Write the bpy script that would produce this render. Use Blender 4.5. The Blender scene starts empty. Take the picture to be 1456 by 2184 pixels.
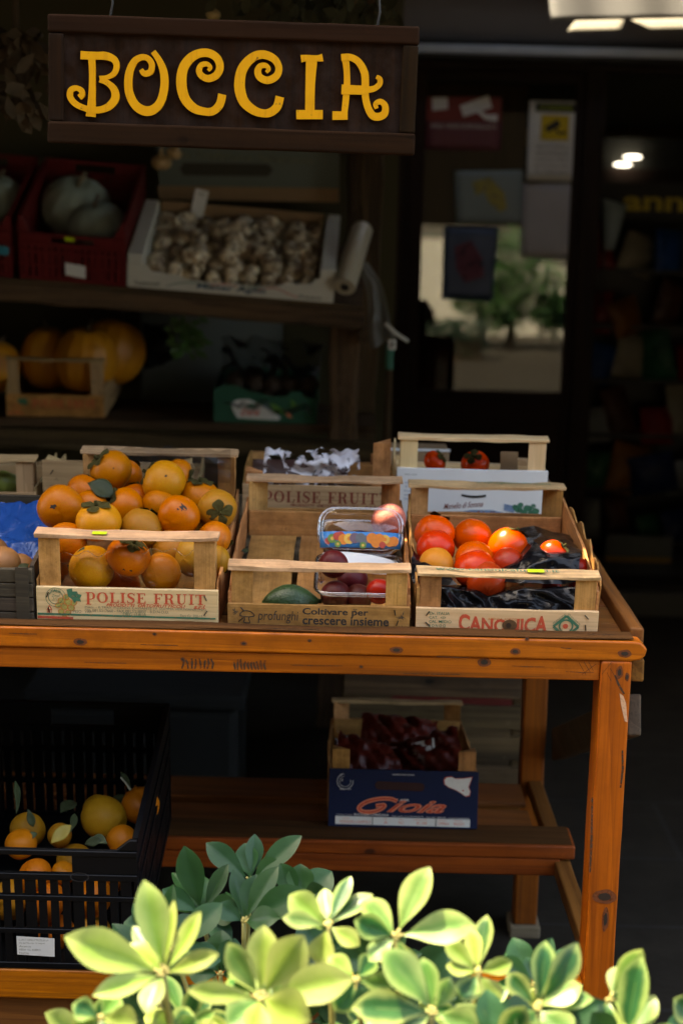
import bpy, bmesh, math, random
from math import sin, cos, pi, radians, sqrt
from mathutils import Vector, Matrix, Euler, noise
random.seed(7)
sc = bpy.context.scene
COL = sc.collection

# ------------------------------------------------------------------ camera
W_PX, H_PX, F_PX = 1456, 2184, 3500.0
TH, RO = math.atan(702 / 3500), 0.0235
CAM = Vector((0, 0, 1.7))
FW = Vector((0, cos(TH), -sin(TH)))
_u0 = Vector((0, sin(TH), cos(TH))); _r0 = Vector((1, 0, 0))
RT = _r0 * cos(RO) + _u0 * sin(RO)
UP = _u0 * cos(RO) - _r0 * sin(RO)
cd = bpy.data.cameras.new('camera'); cam = bpy.data.objects.new('camera', cd); COL.objects.link(cam)
m = Matrix((RT, UP, -FW)).transposed().to_4x4(); m.translation = CAM
cam.matrix_world = m
cd.sensor_fit = 'VERTICAL'; cd.sensor_height = 36; cd.lens = F_PX / H_PX * 36
cd.clip_start = 0.05; cd.clip_end = 200
cd.dof.use_dof = True; cd.dof.focus_distance = 2.72; cd.dof.aperture_fstop = 3.2
sc.camera = cam

def at(px, py, Y):
    """world point at depth plane Y seen at photo pixel (px, py)"""
    r = FW + RT * ((px - W_PX / 2) / F_PX) - UP * ((py - H_PX / 2) / F_PX)
    return CAM + r * (Y / r.y)
def mpp(px, py, Y):
    """metres per photo pixel there"""
    return (at(px, py, Y) - CAM).dot(FW) / F_PX

# ------------------------------------------------------------------ light
KX, KY = 0.45, 0.34                      # the sun's ray drifts +x and -y per metre it falls
sun_dir = Vector((KX, -KY, -1)).normalized()
w = bpy.data.worlds.new('World'); sc.world = w; w.use_nodes = True
nt = w.node_tree; nt.nodes.clear()
o = nt.nodes.new('ShaderNodeOutputWorld'); bg = nt.nodes.new('ShaderNodeBackground')
sky = nt.nodes.new('ShaderNodeTexSky'); sky.sky_type = 'NISHITA'; sky.sun_disc = False
sky.sun_elevation = math.asin(-sun_dir.z)
sky.sun_rotation = math.atan2(-sun_dir.x, -sun_dir.y)
sky.air_density = 0.7; sky.dust_density = 3.0; sky.ozone_density = 0.3
bg.inputs[1].default_value = 0.15
nt.links.new(sky.outputs[0], bg.inputs[0]); nt.links.new(bg.outputs[0], o.inputs[0])
sl = bpy.data.lights.new('sun', 'SUN'); sl.energy = 2.4; sl.angle = radians(0.5); sl.color = (1, 0.95, 0.84)
so = bpy.data.objects.new('sun', sl); COL.objects.link(so); so.location = (-3, 3, 8)
so.rotation_euler = sun_dir.to_track_quat('-Z', 'Y').to_euler()
sc.view_settings.view_transform = 'Standard'; sc.view_settings.look = 'None'
sc.view_settings.exposure = 3.65; sc.view_settings.gamma = 1.0
sc.view_settings.use_white_balance = True; sc.view_settings.white_balance_temperature = 8800; sc.view_settings.white_balance_tint = 7
sc.cycles.use_denoising = True
sc.cycles.max_bounces = 10; sc.cycles.transparent_max_bounces = 16
sc.cycles.sample_clamp_indirect = 6

# ------------------------------------------------------------------ helpers: objects
def setp(o, label=None, cat=None, group=None, kind=None):
    if label: o['label'] = label
    if cat: o['category'] = cat
    if group: o['group'] = group
    if kind: o['kind'] = kind
    return o
def thing(name, label, cat, loc=(0, 0, 0), rot=(0, 0, 0), group=None):
    o = bpy.data.objects.new(name, None); COL.objects.link(o)
    o.location = loc; o.rotation_euler = rot; o.empty_display_size = 0.1
    return setp(o, label, cat, group)
def copy_tree(o, parent=None):
    c = o.copy(); COL.objects.link(c); c.parent = parent
    for ch in o.children: copy_tree(ch, c)
    return c

class MB:
    def __init__(s): s.v = []; s.f = []; s.a = []
    def add(s, vs, fs, M=None, attr=None):
        n = len(s.v)
        s.v += [(M @ Vector(p)) if M else Vector(p) for p in vs]
        s.f += [tuple(i + n for i in f) for f in fs]
        s.a += list(attr) if attr else [0.0] * len(vs)
        return s
    def box(s, c, d, M=None):
        x, y, z = d[0] / 2, d[1] / 2, d[2] / 2
        T = Matrix.Translation(c)
        if M: T = T @ M
        return s.add([(-x, -y, -z), (x, -y, -z), (x, y, -z), (-x, y, -z), (-x, -y, z), (x, -y, z), (x, y, z), (-x, y, z)],
                     [(0, 3, 2, 1), (4, 5, 6, 7), (0, 1, 5, 4), (1, 2, 6, 5), (2, 3, 7, 6), (3, 0, 4, 7)], T)
    def bx(s, x0, x1, y0, y1, z0, z1):
        return s.box(((x0 + x1) / 2, (y0 + y1) / 2, (z0 + z1) / 2), (x1 - x0, y1 - y0, z1 - z0))
    def plank(s, p0, p1, wv, hv, n=14, jit=0.0008, bow=(0, 0, 0), seed=0, endj=0.0):
        """rough board from p0 to p1, half-vectors wv and hv, edges wander by jit"""
        p0, p1, wv, hv, bow = map(Vector, (p0, p1, wv, hv, bow))
        vs = []; L = (p1 - p0).length
        for i in range(n + 1):
            t = i / n; c = p0.lerp(p1, t) + bow * (4 * t * (1 - t))
            for k, (a, b) in enumerate(((-1, -1), (1, -1), (1, 1), (-1, 1))):
                j1 = noise.noise((t * L * 18 + k * 7.1, seed * 3.3, 0.5)) * jit
                j2 = noise.noise((t * L * 18 + k * 7.1, seed * 3.3 + 9, 4.5)) * jit
                e = (p1 - p0).normalized() * (noise.noise((k * 3.1, seed, t * 9)) * endj if i in (0, n) else 0)
                vs.append(c + wv * a + hv * b + wv.normalized() * j1 + hv.normalized() * j2 + e)
        fs = [(3, 2, 1, 0), tuple(4 * n + i for i in range(4))]
        for i in range(n):
            for k in range(4):
                a = 4 * i + k; b = 4 * i + (k + 1) % 4
                fs.append((a, b, b + 4, a + 4))
        return s.add(vs, fs)
    def tube(s, pts, r, n=8, cap=True):
        pts = [Vector(p) for p in pts]; rr = r if isinstance(r, (list, tuple)) else [r] * len(pts)
        vs = []; up = Vector((0.13, 0.31, 0.94))
        for i, p in enumerate(pts):
            d = (pts[min(i + 1, len(pts) - 1)] - pts[max(i - 1, 0)]).normalized()
            a = d.cross(up)
            if a.length < 1e-3: a = d.cross(Vector((1, 0, 0)))
            a.normalize(); b = d.cross(a)
            vs += [p + (a * cos(2 * pi * k / n) + b * sin(2 * pi * k / n)) * rr[i] for k in range(n)]
        fs = [(i * n + k, i * n + (k + 1) % n, (i + 1) * n + (k + 1) % n, (i + 1) * n + k) for i in range(len(pts) - 1) for k in range(n)]
        if cap: fs += [tuple(range(n))[::-1], tuple((len(pts) - 1) * n + k for k in range(n))]
        return s.add(vs, fs)
    def lathe(s, prof, n=32, lobes=0, amp=0.0, M=None, attr=False):
        """prof = (r, z) from bottom to top; lobes pinch the radius"""
        vs = []; fs = []; at_ = []
        for i, (r, z) in enumerate(prof):
            for k in range(n):
                a = 2 * pi * k / n
                q = r * (1 + amp * (abs(cos(lobes * a / 2)) - 0.6)) if lobes else r
                vs.append((q * cos(a), q * sin(a), z)); at_.append(i / (len(prof) - 1))
        for i in range(len(prof) - 1):
            for k in range(n):
                fs.append((i * n + k, i * n + (k + 1) % n, (i + 1) * n + (k + 1) % n, (i + 1) * n + k))
        fs += [tuple(range(n))[::-1], tuple((len(prof) - 1) * n + k for k in range(n))]
        return s.add(vs, fs, M, at_ if attr else None)
    def grid(s, fn, nu, nv, attr=None, wrap=False):
        vs = [fn(i / nu, j / nv) for i in range(nu + 1) for j in range(nv + 1)]
        aa = [attr(i / nu, j / nv) for i in range(nu + 1) for j in range(nv + 1)] if attr else None
        fs = [(i * (nv + 1) + j, (i + 1) * (nv + 1) + j, (i + 1) * (nv + 1) + j + 1, i * (nv + 1) + j + 1) for i in range(nu) for j in range(nv)]
        return s.add(vs, fs, None, aa)
    def ribbon(s, pts, wd, y0, y1, cap_round=False):
        """brush stroke in the xz plane from y0 (front) back to y1"""
        L = []; Rr = []
        for i, p in enumerate(pts):
            a = pts[max(i - 1, 0)]; b = pts[min(i + 1, len(pts) - 1)]
            dx, dz = b[0] - a[0], b[1] - a[1]; l = sqrt(dx * dx + dz * dz) or 1
            nx, nz = -dz / l, dx / l
            L.append((p[0] + nx * wd[i] / 2, p[1] + nz * wd[i] / 2)); Rr.append((p[0] - nx * wd[i] / 2, p[1] - nz * wd[i] / 2))
        n = len(pts); vs = []
        for y in (y0, y1):
            vs += [(x, y, z) for x, z in L] + [(x, y, z) for x, z in Rr]
        fs = []
        for i in range(n - 1):
            fs.append((i, n + i, n + i + 1, i + 1))
            if y1 != y0:
                fs.append((2 * n + i, 2 * n + i + 1, 3 * n + i + 1, 3 * n + i))
                fs.append((i, i + 1, 2 * n + i + 1, 2 * n + i)); fs.append((n + i, 3 * n + i, 3 * n + i + 1, n + i + 1))
        if y1 != y0:
            fs.append((0, 2 * n, 3 * n, n)); fs.append((n - 1, 2 * n - 1, 4 * n - 1, 3 * n - 1))
        else:
            vs = vs[:2 * n]
        return s.add(vs, fs)
    def build(s, name, mt, parent=None, smooth=False, bevel=0.0, loc=None, rot=None, sub=0, seg=2, solid=0.0, auto=None):
        me = bpy.data.meshes.new(name); me.from_pydata([tuple(v) for v in s.v], [], s.f)
        at_ = me.attributes.new('rim', 'FLOAT', 'POINT'); at_.data.foreach_set('value', s.a)
        if smooth: me.polygons.foreach_set('use_smooth', [True] * len(me.polygons))
        me.validate(); me.update()
        bm = bmesh.new(); bm.from_mesh(me); bmesh.ops.recalc_face_normals(bm, faces=bm.faces); bm.to_mesh(me); bm.free()
        if mt: me.materials.append(mt)
        o = bpy.data.objects.new(name, me); COL.objects.link(o)
        if parent: o.parent = parent
        if loc is not None: o.location = loc
        if rot is not None: o.rotation_euler = rot
        if solid:
            q = o.modifiers.new('s', 'SOLIDIFY'); q.thickness = solid; q.offset = 0
        if bevel:
            q = o.modifiers.new('b', 'BEVEL'); q.width = bevel; q.segments = seg; q.limit_method = 'ANGLE'; q.angle_limit = radians(40)
        if sub:
            q = o.modifiers.new('u', 'SUBSURF'); q.levels = sub; q.render_levels = sub
        if auto:
            me.polygons.foreach_set('use_smooth', [True] * len(me.polygons)); me.set_sharp_from_angle(angle=radians(auto))
        return o
def struct(o): return setp(o, kind='structure')

def spline(pts, k=8):
    """Catmull-Rom through tuples"""
    out = []; n = len(pts)
    for i in range(n - 1):
        p0, p1, p2, p3 = pts[max(i - 1, 0)], pts[i], pts[i + 1], pts[min(i + 2, n - 1)]
        for j in range(k):
            t = j / k
            out.append(tuple(0.5 * (2 * b + (c - a) * t + (2 * a - 5 * b + 4 * c - d) * t * t + (3 * b - a - 3 * c + d) * t ** 3) for a, b, c, d in zip(p0, p1, p2, p3)))
    out.append(tuple(pts[-1])); return out

# ------------------------------------------------------------------ helpers: materials
class NM:
    def __init__(s, name):
        s.m = bpy.data.materials.new(name); s.m.use_nodes = True; s.t = s.m.node_tree; s.t.nodes.clear()
        s.out = s.n('ShaderNodeOutputMaterial'); s.b = s.n('ShaderNodeBsdfPrincipled'); s.l(s.b.outputs[0], s.out.inputs[0])
    def n(s, typ, ins=None, **kw):
        x = s.t.nodes.new(typ)
        for k, v in kw.items(): setattr(x, k, v)
        for k, v in (ins or {}).items(): s.i(x.inputs[k], v)
        return x
    def l(s, a, b): s.t.links.new(a, b)
    def i(s, sock, v):
        if hasattr(v, 'is_output'): s.l(v, sock)
        elif hasattr(v, 'outputs'): s.l(v.outputs[0], sock)
        else:
            if isinstance(v, (tuple, list)) and len(v) == 3 and sock.type == 'RGBA': v = (*v, 1)
            sock.default_value = v
    def set(s, **kw):
        for k, v in kw.items(): s.i(s.b.inputs[k.replace('_', ' ')], v)
        return s
    def obj(s, scale=(1, 1, 1), loc=(0, 0, 0), rnd=0.0):
        tc = s.n('ShaderNodeTexCoord'); src = tc.outputs['Object']
        if rnd:
            oi = s.n('ShaderNodeObjectInfo')
            src = s.n('ShaderNodeVectorMath', {0: src, 1: s.n('ShaderNodeVectorMath', {0: oi.outputs['Random'], 3: rnd}, operation='SCALE')}, operation='ADD').outputs[0]
        return s.n('ShaderNodeMapping', {'Vector': src, 'Scale': scale, 'Location': loc}).outputs[0]
    def noise(s, vec, scale, detail=4, rough=0.55, dist=0.0):
        return s.n('ShaderNodeTexNoise', {'Vector': vec, 'Scale': scale, 'Detail': detail, 'Roughness': rough, 'Distortion': dist}).outputs['Fac']
    def ramp(s, fac, stops, interp='LINEAR'):
        r = s.n('ShaderNodeValToRGB', {'Fac': fac}); cr = r.color_ramp; cr.interpolation = interp
        while len(cr.elements) > 1: cr.elements.remove(cr.elements[-1])
        for k, (p, c) in enumerate(stops):
            e = cr.elements[0] if k == 0 else cr.elements.new(p)
            e.position = p; e.color = (*c, 1) if len(c) == 3 else c
        return r.outputs[0]
    def step(s, fac, a, b):
        return s.n('ShaderNodeMapRange', {'Value': fac, 'From Min': a, 'From Max': b}).outputs[0]
    def mix(s, fac, a, b, mode='MIX'):
        x = s.n('ShaderNodeMix', data_type='RGBA', blend_type=mode); s.i(x.inputs[0], fac); s.i(x.inputs[6], a); s.i(x.inputs[7], b); return x.outputs[2]
    def math(s, op, a, b=0.0):
        return s.n('ShaderNodeMath', {0: a, 1: b}, operation=op).outputs[0]
    def bump(s, h, st=0.3, d=0.002):
        s.i(s.b.inputs['Normal'], s.n('ShaderNodeBump', {'Height': h, 'Strength': st, 'Distance': d}).outputs[0]); return s
    def hsv(s, col, rnd_v=0.25, rnd_h=0.0, rnd_s=0.0):
        oi = s.n('ShaderNodeObjectInfo'); r = oi.outputs['Random']
        v = s.n('ShaderNodeMapRange', {'Value': r, 'To Min': 1 - rnd_v, 'To Max': 1 + rnd_v}).outputs[0]
        h = s.n('ShaderNodeMapRange', {'Value': s.math('FRACT', s.math('MULTIPLY', r, 7.3)), 'To Min': 0.5 - rnd_h, 'To Max': 0.5 + rnd_h}).outputs[0]
        sa = s.n('ShaderNodeMapRange', {'Value': s.math('FRACT', s.math('MULTIPLY', r, 13.7)), 'To Min': 1 - rnd_s, 'To Max': 1 + rnd_s}).outputs[0]
        return s.n('ShaderNodeHueSaturation', {'Color': col, 'Value': v, 'Hue': h, 'Saturation': sa}).outputs[0]

def plain(name, col, rough=0.6, var=0.15, sc_=30, bump=0.0, **kw):
    M = NM(name); v = M.obj(rnd=3)
    n = M.noise(v, sc_, 5)
    M.set(Base_Color=M.mix(n, tuple(c * (1 - var) for c in col), tuple(min(1, c * (1 + var)) for c in col)), Roughness=rough, **kw)
    if bump: M.bump(n, bump, 0.003)
    return M.m

def wood(name, light, dark, axis=0, scale=1.0, knots=0.0, rough=0.55, spots=0.0, rv=0.12, dirt=(0.06, 0.04, 0.025), streak=0.0, coat=0.0, rings=0.5, wear=0.0, spec=0.25):
    M = NM(name)
    st = [22.0, 22.0, 22.0]; st[axis] = 1.6
    v = M.obj(tuple(x * scale for x in st), rnd=5)
    w1 = M.noise(v, 1.0, 3, 0.5, 0.6)
    st2 = [150.0] * 3; st2[axis] = 6.0
    v2 = M.obj(tuple(x * scale for x in st2), rnd=5)
    fib = M.noise(v2, 1.0, 4, 0.6, 0.2)
    wav = M.n('ShaderNodeTexWave', {'Vector': v, 'Scale': 0.55, 'Distortion': 5.0, 'Detail': 3.0, 'Detail Scale': 1.2}, wave_type='BANDS', bands_direction='DIAGONAL', wave_profile='SAW').outputs['Fac']
    g = M.math('ADD', M.math('MULTIPLY', w1, 0.8), M.math('ADD', M.math('MULTIPLY', wav, 0.45 * rings), M.math('MULTIPLY', fib, 0.55)))
    col = M.ramp(g, [(0.42, dark), (0.95, light)] if rings < 0.9 else [(0.5, dark), (1.2 if False else 1.0, light)])
    st7 = [240.0] * 3; st7[axis] = 2.2
    fine = M.step(M.noise(M.obj(tuple(x * scale for x in st7), rnd=6), 1.0, 3, .5), .50, .66)
    col = M.mix(M.math('MULTIPLY', fine, .45), col, tuple(c * .8 for c in dark))
    if spots:
        v3 = M.obj((9, 9, 9), rnd=9)
        d = M.step(M.noise(v3, 6.0, 6, 0.7), 0.6, 0.72)
        col = M.mix(M.math('MULTIPLY', d, spots), col, dirt)
    if streak:
        st4 = [60.0] * 3; st4[axis] = 1.2
        d = M.step(M.noise(M.obj(tuple(st4), rnd=2), 1.0, 5, 0.6), 0.62, 0.72)
        col = M.mix(M.math('MULTIPLY', d, streak), col, dirt)
    if knots:
        st5 = [13.0] * 3; st5[axis] = 7.0
        kn = M.n('ShaderNodeTexVoronoi', {'Vector': M.obj(tuple(st5), rnd=4), 'Scale': 1.0, 'Randomness': 1.0})
        kd = M.math('ADD', kn.outputs['Distance'], M.math('MULTIPLY', M.noise(M.obj((60,) * 3), 1.0, 3), 0.08))
        keep = M.step(M.n('ShaderNodeSeparateColor', {0: kn.outputs['Color']}).outputs[0], 0.62, 0.64)
        kk = M.math('MULTIPLY', M.step(kd, 0.15, 0.11), keep)
        hl = M.math('MULTIPLY', M.step(kd, 0.34, 0.13), keep)
        col = M.mix(M.math('MULTIPLY', hl, 0.55 * knots), col, dark)
        col = M.mix(M.math('MULTIPLY', kk, knots), col, tuple(c * 0.25 for c in dark))
    if wear:
        pt = M.n('ShaderNodeNewGeometry').outputs['Pointiness']
        e = M.math('MULTIPLY', M.step(pt, .53, .60), M.step(M.noise(M.obj((25, 25, 25), rnd=1), 1.0, 5, .7), .40, .62))
        col = M.mix(M.math('MULTIPLY', M.math('MULTIPLY', M.step(pt, .515, .57), M.step(M.noise(M.obj((14, 14, 14), rnd=2), 1.0, 6, .75), .42, .6)), wear), col, tuple(c * .45 for c in dark))
        col = M.mix(M.math('MULTIPLY', e, wear * .5), col, tuple(min(1, c * 1.5 + .04) for c in light))
        sc1 = M.step(M.noise(M.obj(tuple(4.0 if k == axis else 30.0 for k in range(3)), rnd=7), 1.0, 6, .75), .66, .73)
        col = M.mix(M.math('MULTIPLY', sc1, .5 * wear), col, tuple(c * .35 for c in dark))
        st6 = [420.0] * 3; st6[axis] = 3.0
        ln = M.step(M.noise(M.obj(tuple(st6), rnd=3), 1.0, 3, .5), .57, .68)
        col = M.mix(M.math('MULTIPLY', ln, .45 * wear), col, dark)
    col = M.hsv(col, rv, 0.010, 0.0)
    M.set(Base_Color=col, Roughness=M.n('ShaderNodeMapRange', {'Value': fib, 'To Min': rough - 0.12, 'To Max': rough + 0.15}).outputs[0], Coat_Weight=coat, Coat_Roughness=0.3, Specular_IOR_Level=spec)
    M.bump(fib, 0.35, 0.0012)
    return M.m

def ink(name, col, fade=0.35, sc_=90):
    M = NM(name); n = M.noise(M.obj(), sc_, 5, 0.7)
    M.set(Base_Color=M.mix(n, tuple(c * 0.8 for c in col), tuple(min(1, c * 1.2) for c in col)), Roughness=0.7)
    tr = M.n('ShaderNodeBsdfTransparent'); mx = M.n('ShaderNodeMixShader', {0: M.math('MULTIPLY', M.step(n, 0.47, 0.64), fade)})
    M.l(M.b.outputs[0], mx.inputs[1]); M.l(tr.outputs[0], mx.inputs[2]); M.l(mx.outputs[0], M.out.inputs[0])
    return M.m

def film(name, tint=(1, 1, 1), cover=0.06, gloss=1.0, rough=0.06, bump=0.3, bs=30):
    """thin clear plastic: see-through with a sheen"""
    M = NM(name); n = M.noise(M.obj(), bs, 3, 0.5, 1.0)
    bp = M.n('ShaderNodeBump', {'Height': n, 'Strength': bump, 'Distance': 0.01}).outputs[0]
    tr = M.n('ShaderNodeBsdfTransparent', {'Color': tint}); gl = M.n('ShaderNodeBsdfGlossy', {'Roughness': rough, 'Normal': bp, 'Color': (gloss, gloss, gloss)})
    lw = M.n('ShaderNodeLayerWeight', {'Blend': 0.25, 'Normal': bp})
    f = M.math('ADD', M.math('MULTIPLY', lw.outputs['Fresnel'], 0.9), cover)
    mx = M.n('ShaderNodeMixShader', {0: f}); M.l(tr.outputs[0], mx.inputs[1]); M.l(gl.outputs[0], mx.inputs[2]); M.l(mx.outputs[0], M.out.inputs[0])
    return M.m

def text(parent, body, x0, x1, zc, h, mt, y=-0.0006, shear=0.0, bold=0.0, name='lettering', loc=(0, 0, 0), rotz=0.0, flip=False, squash=None, warp=None):
    """printed line facing -y, fitted to x0..x1 and height h round zc"""
    cu = bpy.data.curves.new('t', 'FONT'); cu.body = body; cu.shear = shear; cu.offset = bold; cu.resolution_u = 3
    ob = bpy.data.objects.new('t', cu)
    me = bpy.data.meshes.new_from_object(ob)
    bpy.data.objects.remove(ob); bpy.data.curves.remove(cu)
    me.name = name
    xs = [v.co.x for v in me.vertices]; ys = [v.co.y for v in me.vertices]
    ax, bx_, ay, by = min(xs), max(xs), min(ys), max(ys)
    for v in me.vertices:
        u = (v.co.x - ax) / (bx_ - ax); t = (v.co.y - ay) / ((by - ay) or 1)
        if flip: u, t = 1 - u, 1 - t
        z = (t - 0.5) * h
        if warp: z += warp(u, t)
        v.co = (x0 + (x1 - x0) * u, y, zc + z)
    me.materials.clear(); me.materials.append(mt)
    o = bpy.data.objects.new(name, me); COL.objects.link(o); o.parent = parent; o.location = loc
    return o

# serif capitals drawn as strokes on a unit cell (x right, z up)
def serif_word(parent, word, x0, x1, z0, z1, mt, y=-0.0006, name='lettering', big_first=1.0):
    G = {
     'I': (0.46, [([(0.23, 0), (0.23, 1)], [0.2, 0.2]), ([(0.02, 0.03), (0.44, 0.03)], [0.07] * 2), ([(0.02, 0.97), (0.44, 0.97)], [0.07] * 2)]),
     'L': (0.76, [([(0.22, 0), (0.22, 1)], [0.2, 0.2]), ([(0.02, 0.97), (0.44, 0.97)], [0.07] * 2), ([(0.02, 0.035), (0.70, 0.035)], [0.07] * 2), ([(0.69, 0.0), (0.71, 0.34)], [0.12, 0.04])]),
     'E': (0.78, [([(0.22, 0), (0.22, 1)], [0.2, 0.2]), ([(0.02, 0.035), (0.7, 0.035)], [0.07] * 2), ([(0.02, 0.965), (0.68, 0.965)], [0.07] * 2), ([(0.3, 0.52), (0.5, 0.52)], [0.07] * 2), ([(0.5, 0.38), (0.5, 0.66)], [0.07] * 2), ([(0.69, 0), (0.72, 0.3)], [0.12, 0.04]), ([(0.67, 1), (0.69, 0.74)], [0.11, 0.04])]),
     'F': (0.74, [([(0.22, 0), (0.22, 1)], [0.2, 0.2]), ([(0.02, 0.035), (0.46, 0.035)], [0.07] * 2), ([(0.02, 0.965), (0.68, 0.965)], [0.07] * 2), ([(0.3, 0.52), (0.5, 0.52)], [0.07] * 2), ([(0.5, 0.38), (0.5, 0.66)], [0.07] * 2), ([(0.67, 1), (0.69, 0.72)], [0.11, 0.04])]),
     'T': (0.84, [([(0.42, 0), (0.42, 1)], [0.2, 0.2]), ([(0.2, 0.035), (0.64, 0.035)], [0.07] * 2), ([(0.04, 0.965), (0.8, 0.965)], [0.07] * 2), ([(0.07, 1), (0.05, 0.7)], [0.11, 0.04]), ([(0.77, 1), (0.79, 0.7)], [0.11, 0.04])]),
     'U': (0.94, [(spline([(0.22, 1), (0.22, 0.45), (0.25, 0.16), (0.45, 0.03), (0.66, 0.14), (0.73, 0.4), (0.73, 1)], 6), None, [0.2, 0.2, 0.19, 0.09, 0.08, 0.07, 0.07]), ([(0.02, 0.97), (0.42, 0.97)], [0.07] * 2), ([(0.58, 0.97), (0.9, 0.97)], [0.07] * 2)]),
     'P': (0.82, [([(0.22, 0), (0.22, 1)], [0.2, 0.2]), ([(0.02, 0.035), (0.46, 0.035)], [0.07] * 2), ([(0.02, 0.965), (0.3, 0.965)], [0.07] * 2), (spline([(0.25, 0.965), (0.52, 0.96), (0.67, 0.86), (0.7, 0.71), (0.66, 0.55), (0.5, 0.45), (0.3, 0.44)], 6), None, [0.07, 0.08, 0.15, 0.19, 0.15, 0.08, 0.07])]),
     'R': (0.92, [([(0.22, 0), (0.22, 1)], [0.2, 0.2]), ([(0.02, 0.035), (0.44, 0.035)], [0.07] * 2), ([(0.02, 0.965), (0.3, 0.965)], [0.07] * 2), (spline([(0.25, 0.965), (0.5, 0.96), (0.65, 0.87), (0.68, 0.74), (0.64, 0.6), (0.5, 0.51), (0.3, 0.5)], 6), None, [0.07, 0.08, 0.15, 0.19, 0.15, 0.08, 0.07]), (spline([(0.5, 0.5), (0.63, 0.36), (0.68, 0.1), (0.78, 0.03), (0.9, 0.06)], 6), None, [0.1, 0.19, 0.18, 0.1, 0.05])]),
     'O': (0.98, [(spline([(0.48, 0.97), (0.25, 0.88), (0.13, 0.5), (0.25, 0.12), (0.48, 0.03), (0.71, 0.12), (0.83, 0.5), (0.71, 0.88), (0.48, 0.97)], 6), None, [0.07, 0.13, 0.21, 0.13, 0.07, 0.13, 0.21, 0.13, 0.07])]),
     'S': (0.7, [(spline([(0.6, 0.78), (0.5, 0.93), (0.33, 0.97), (0.15, 0.87), (0.14, 0.68), (0.33, 0.53), (0.54, 0.38), (0.54, 0.16), (0.34, 0.03), (0.14, 0.08), (0.06, 0.24)], 6), None, [0.05, 0.08, 0.09, 0.13, 0.17, 0.2, 0.17, 0.13, 0.08, 0.07, 0.05]), ([(0.62, 1.0), (0.62, 0.7)], [0.05, 0.05]), ([(0.05, 0.0), (0.05, 0.3)], [0.05, 0.05])]),
     ' ': (0.42, []),
    }
    tot = sum(G[c][0] + 0.1 for c in word) - 0.1; sx = (x1 - x0) / tot; sz = z1 - z0
    mb = MB(); x = x0; k = 0
    for ci, c in enumerate(word):
        for st in G[c][1]:
            pts = st[0]
            if len(st) == 3:
                wl = st[2]; wd = [a[0] for a in spline([(q,) for q in wl], 6)]
            else: wd = st[1]
            zb = z0 - (0.22 * sz if (ci == 0 and big_first > 1) else 0); hz = z1 - zb
            mb.ribbon([(x + p[0] * sx, zb + p[1] * hz) for p in pts], [q * min(sx, sz * 1.25) for q in wd], y - 0.00004 * (k % 9), y - 0.00004 * (k % 9)); k += 1
        x += (G[c][0] + 0.1) * sx
    return mb.build(name, mt, parent)

def disc(parent, name, mt, cx, cz, r, y=-0.0007, r_in=0.0, n=28, sx=1.0):
    mb = MB()
    if r_in > 0:
        vs = []; fs = []
        for k in range(n):
            a = 2 * pi * k / n
            vs += [(cx + r_in * cos(a) * sx, y, cz + r_in * sin(a)), (cx + r * cos(a) * sx, y, cz + r * sin(a))]
        for k in range(n):
            j = (k + 1) % n; fs.append((2 * k, 2 * k + 1, 2 * j + 1, 2 * j))
        mb.add(vs, fs)
    else:
        mb.add([(cx + r * cos(2 * pi * k / n) * sx, y, cz + r * sin(2 * pi * k / n)) for k in range(n)], [tuple(range(n))])
    return mb.build(name, mt, parent)
def poly(parent, name, mt, pts, y=-0.0007):
    return MB().add([(x, y, z) for x, z in pts], [tuple(range(len(pts)))]).build(name, mt, parent)

# ------------------------------------------------------------------ materials
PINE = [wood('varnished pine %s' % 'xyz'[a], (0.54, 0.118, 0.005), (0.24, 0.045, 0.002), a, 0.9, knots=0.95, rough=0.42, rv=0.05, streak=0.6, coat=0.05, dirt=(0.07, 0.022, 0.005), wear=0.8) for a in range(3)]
PINE_SHADED = [wood('shaded shelf pine %s' % 'xyz'[a], (0.30, 0.062, 0.004), (0.13, 0.024, 0.002), a, 0.9, knots=0.9, rough=0.6, rv=0.1, streak=0.7, wear=0.6, dirt=(0.04, 0.014, 0.004)) for a in range(3)]  # darker copy of the pine, shade under the table put into its colour
PINE_OLD = [wood('dull pine %s' % 'xyz'[a], (0.24, 0.085, 0.016), (0.09, 0.028, 0.006), a, 0.9, knots=0.8, rough=0.6, rv=0.12, streak=0.6) for a in range(3)]
GREYD = [wood('dark weathered wood %s' % 'xyz'[a], (0.085, 0.055, 0.03), (0.03, 0.02, 0.011), a, 0.8, knots=0.6, rough=0.75, streak=0.6) for a in range(3)]
GREYW = [wood('weathered grey wood %s' % 'xyz'[a], (0.30, 0.22, 0.14), (0.11, 0.08, 0.05), a, 0.8, knots=0.6, rough=0.75, streak=0.6) for a in range(3)]
CRATE = [wood('poplar crate wood %s' % 'xyz'[a], (0.52, 0.235, 0.070), (0.29, 0.115, 0.030), a, 1.3, rough=0.65, spots=0.75, rv=0.18, streak=0.7, dirt=(0.08, 0.045, 0.02), wear=0.6) for a in range(3)]
CRATE_B = [wood('pale crate batten %s' % 'xyz'[a], (0.60, 0.37, 0.185), (0.36, 0.20, 0.09), a, 1.3, rough=0.65, spots=0.5, rv=0.12, streak=0.5, dirt=(0.12, 0.08, 0.045), wear=0.5) for a in range(3)]
CRATE_L = [wood('pale crate panel %s' % 'xyz'[a], (0.82, 0.58, 0.31), (0.64, 0.41, 0.19), a, 1.3, rough=0.65, spots=0.12, rv=0.05, dirt=(0.3, 0.2, 0.1), rings=0.3) for a in range(3)]
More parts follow.
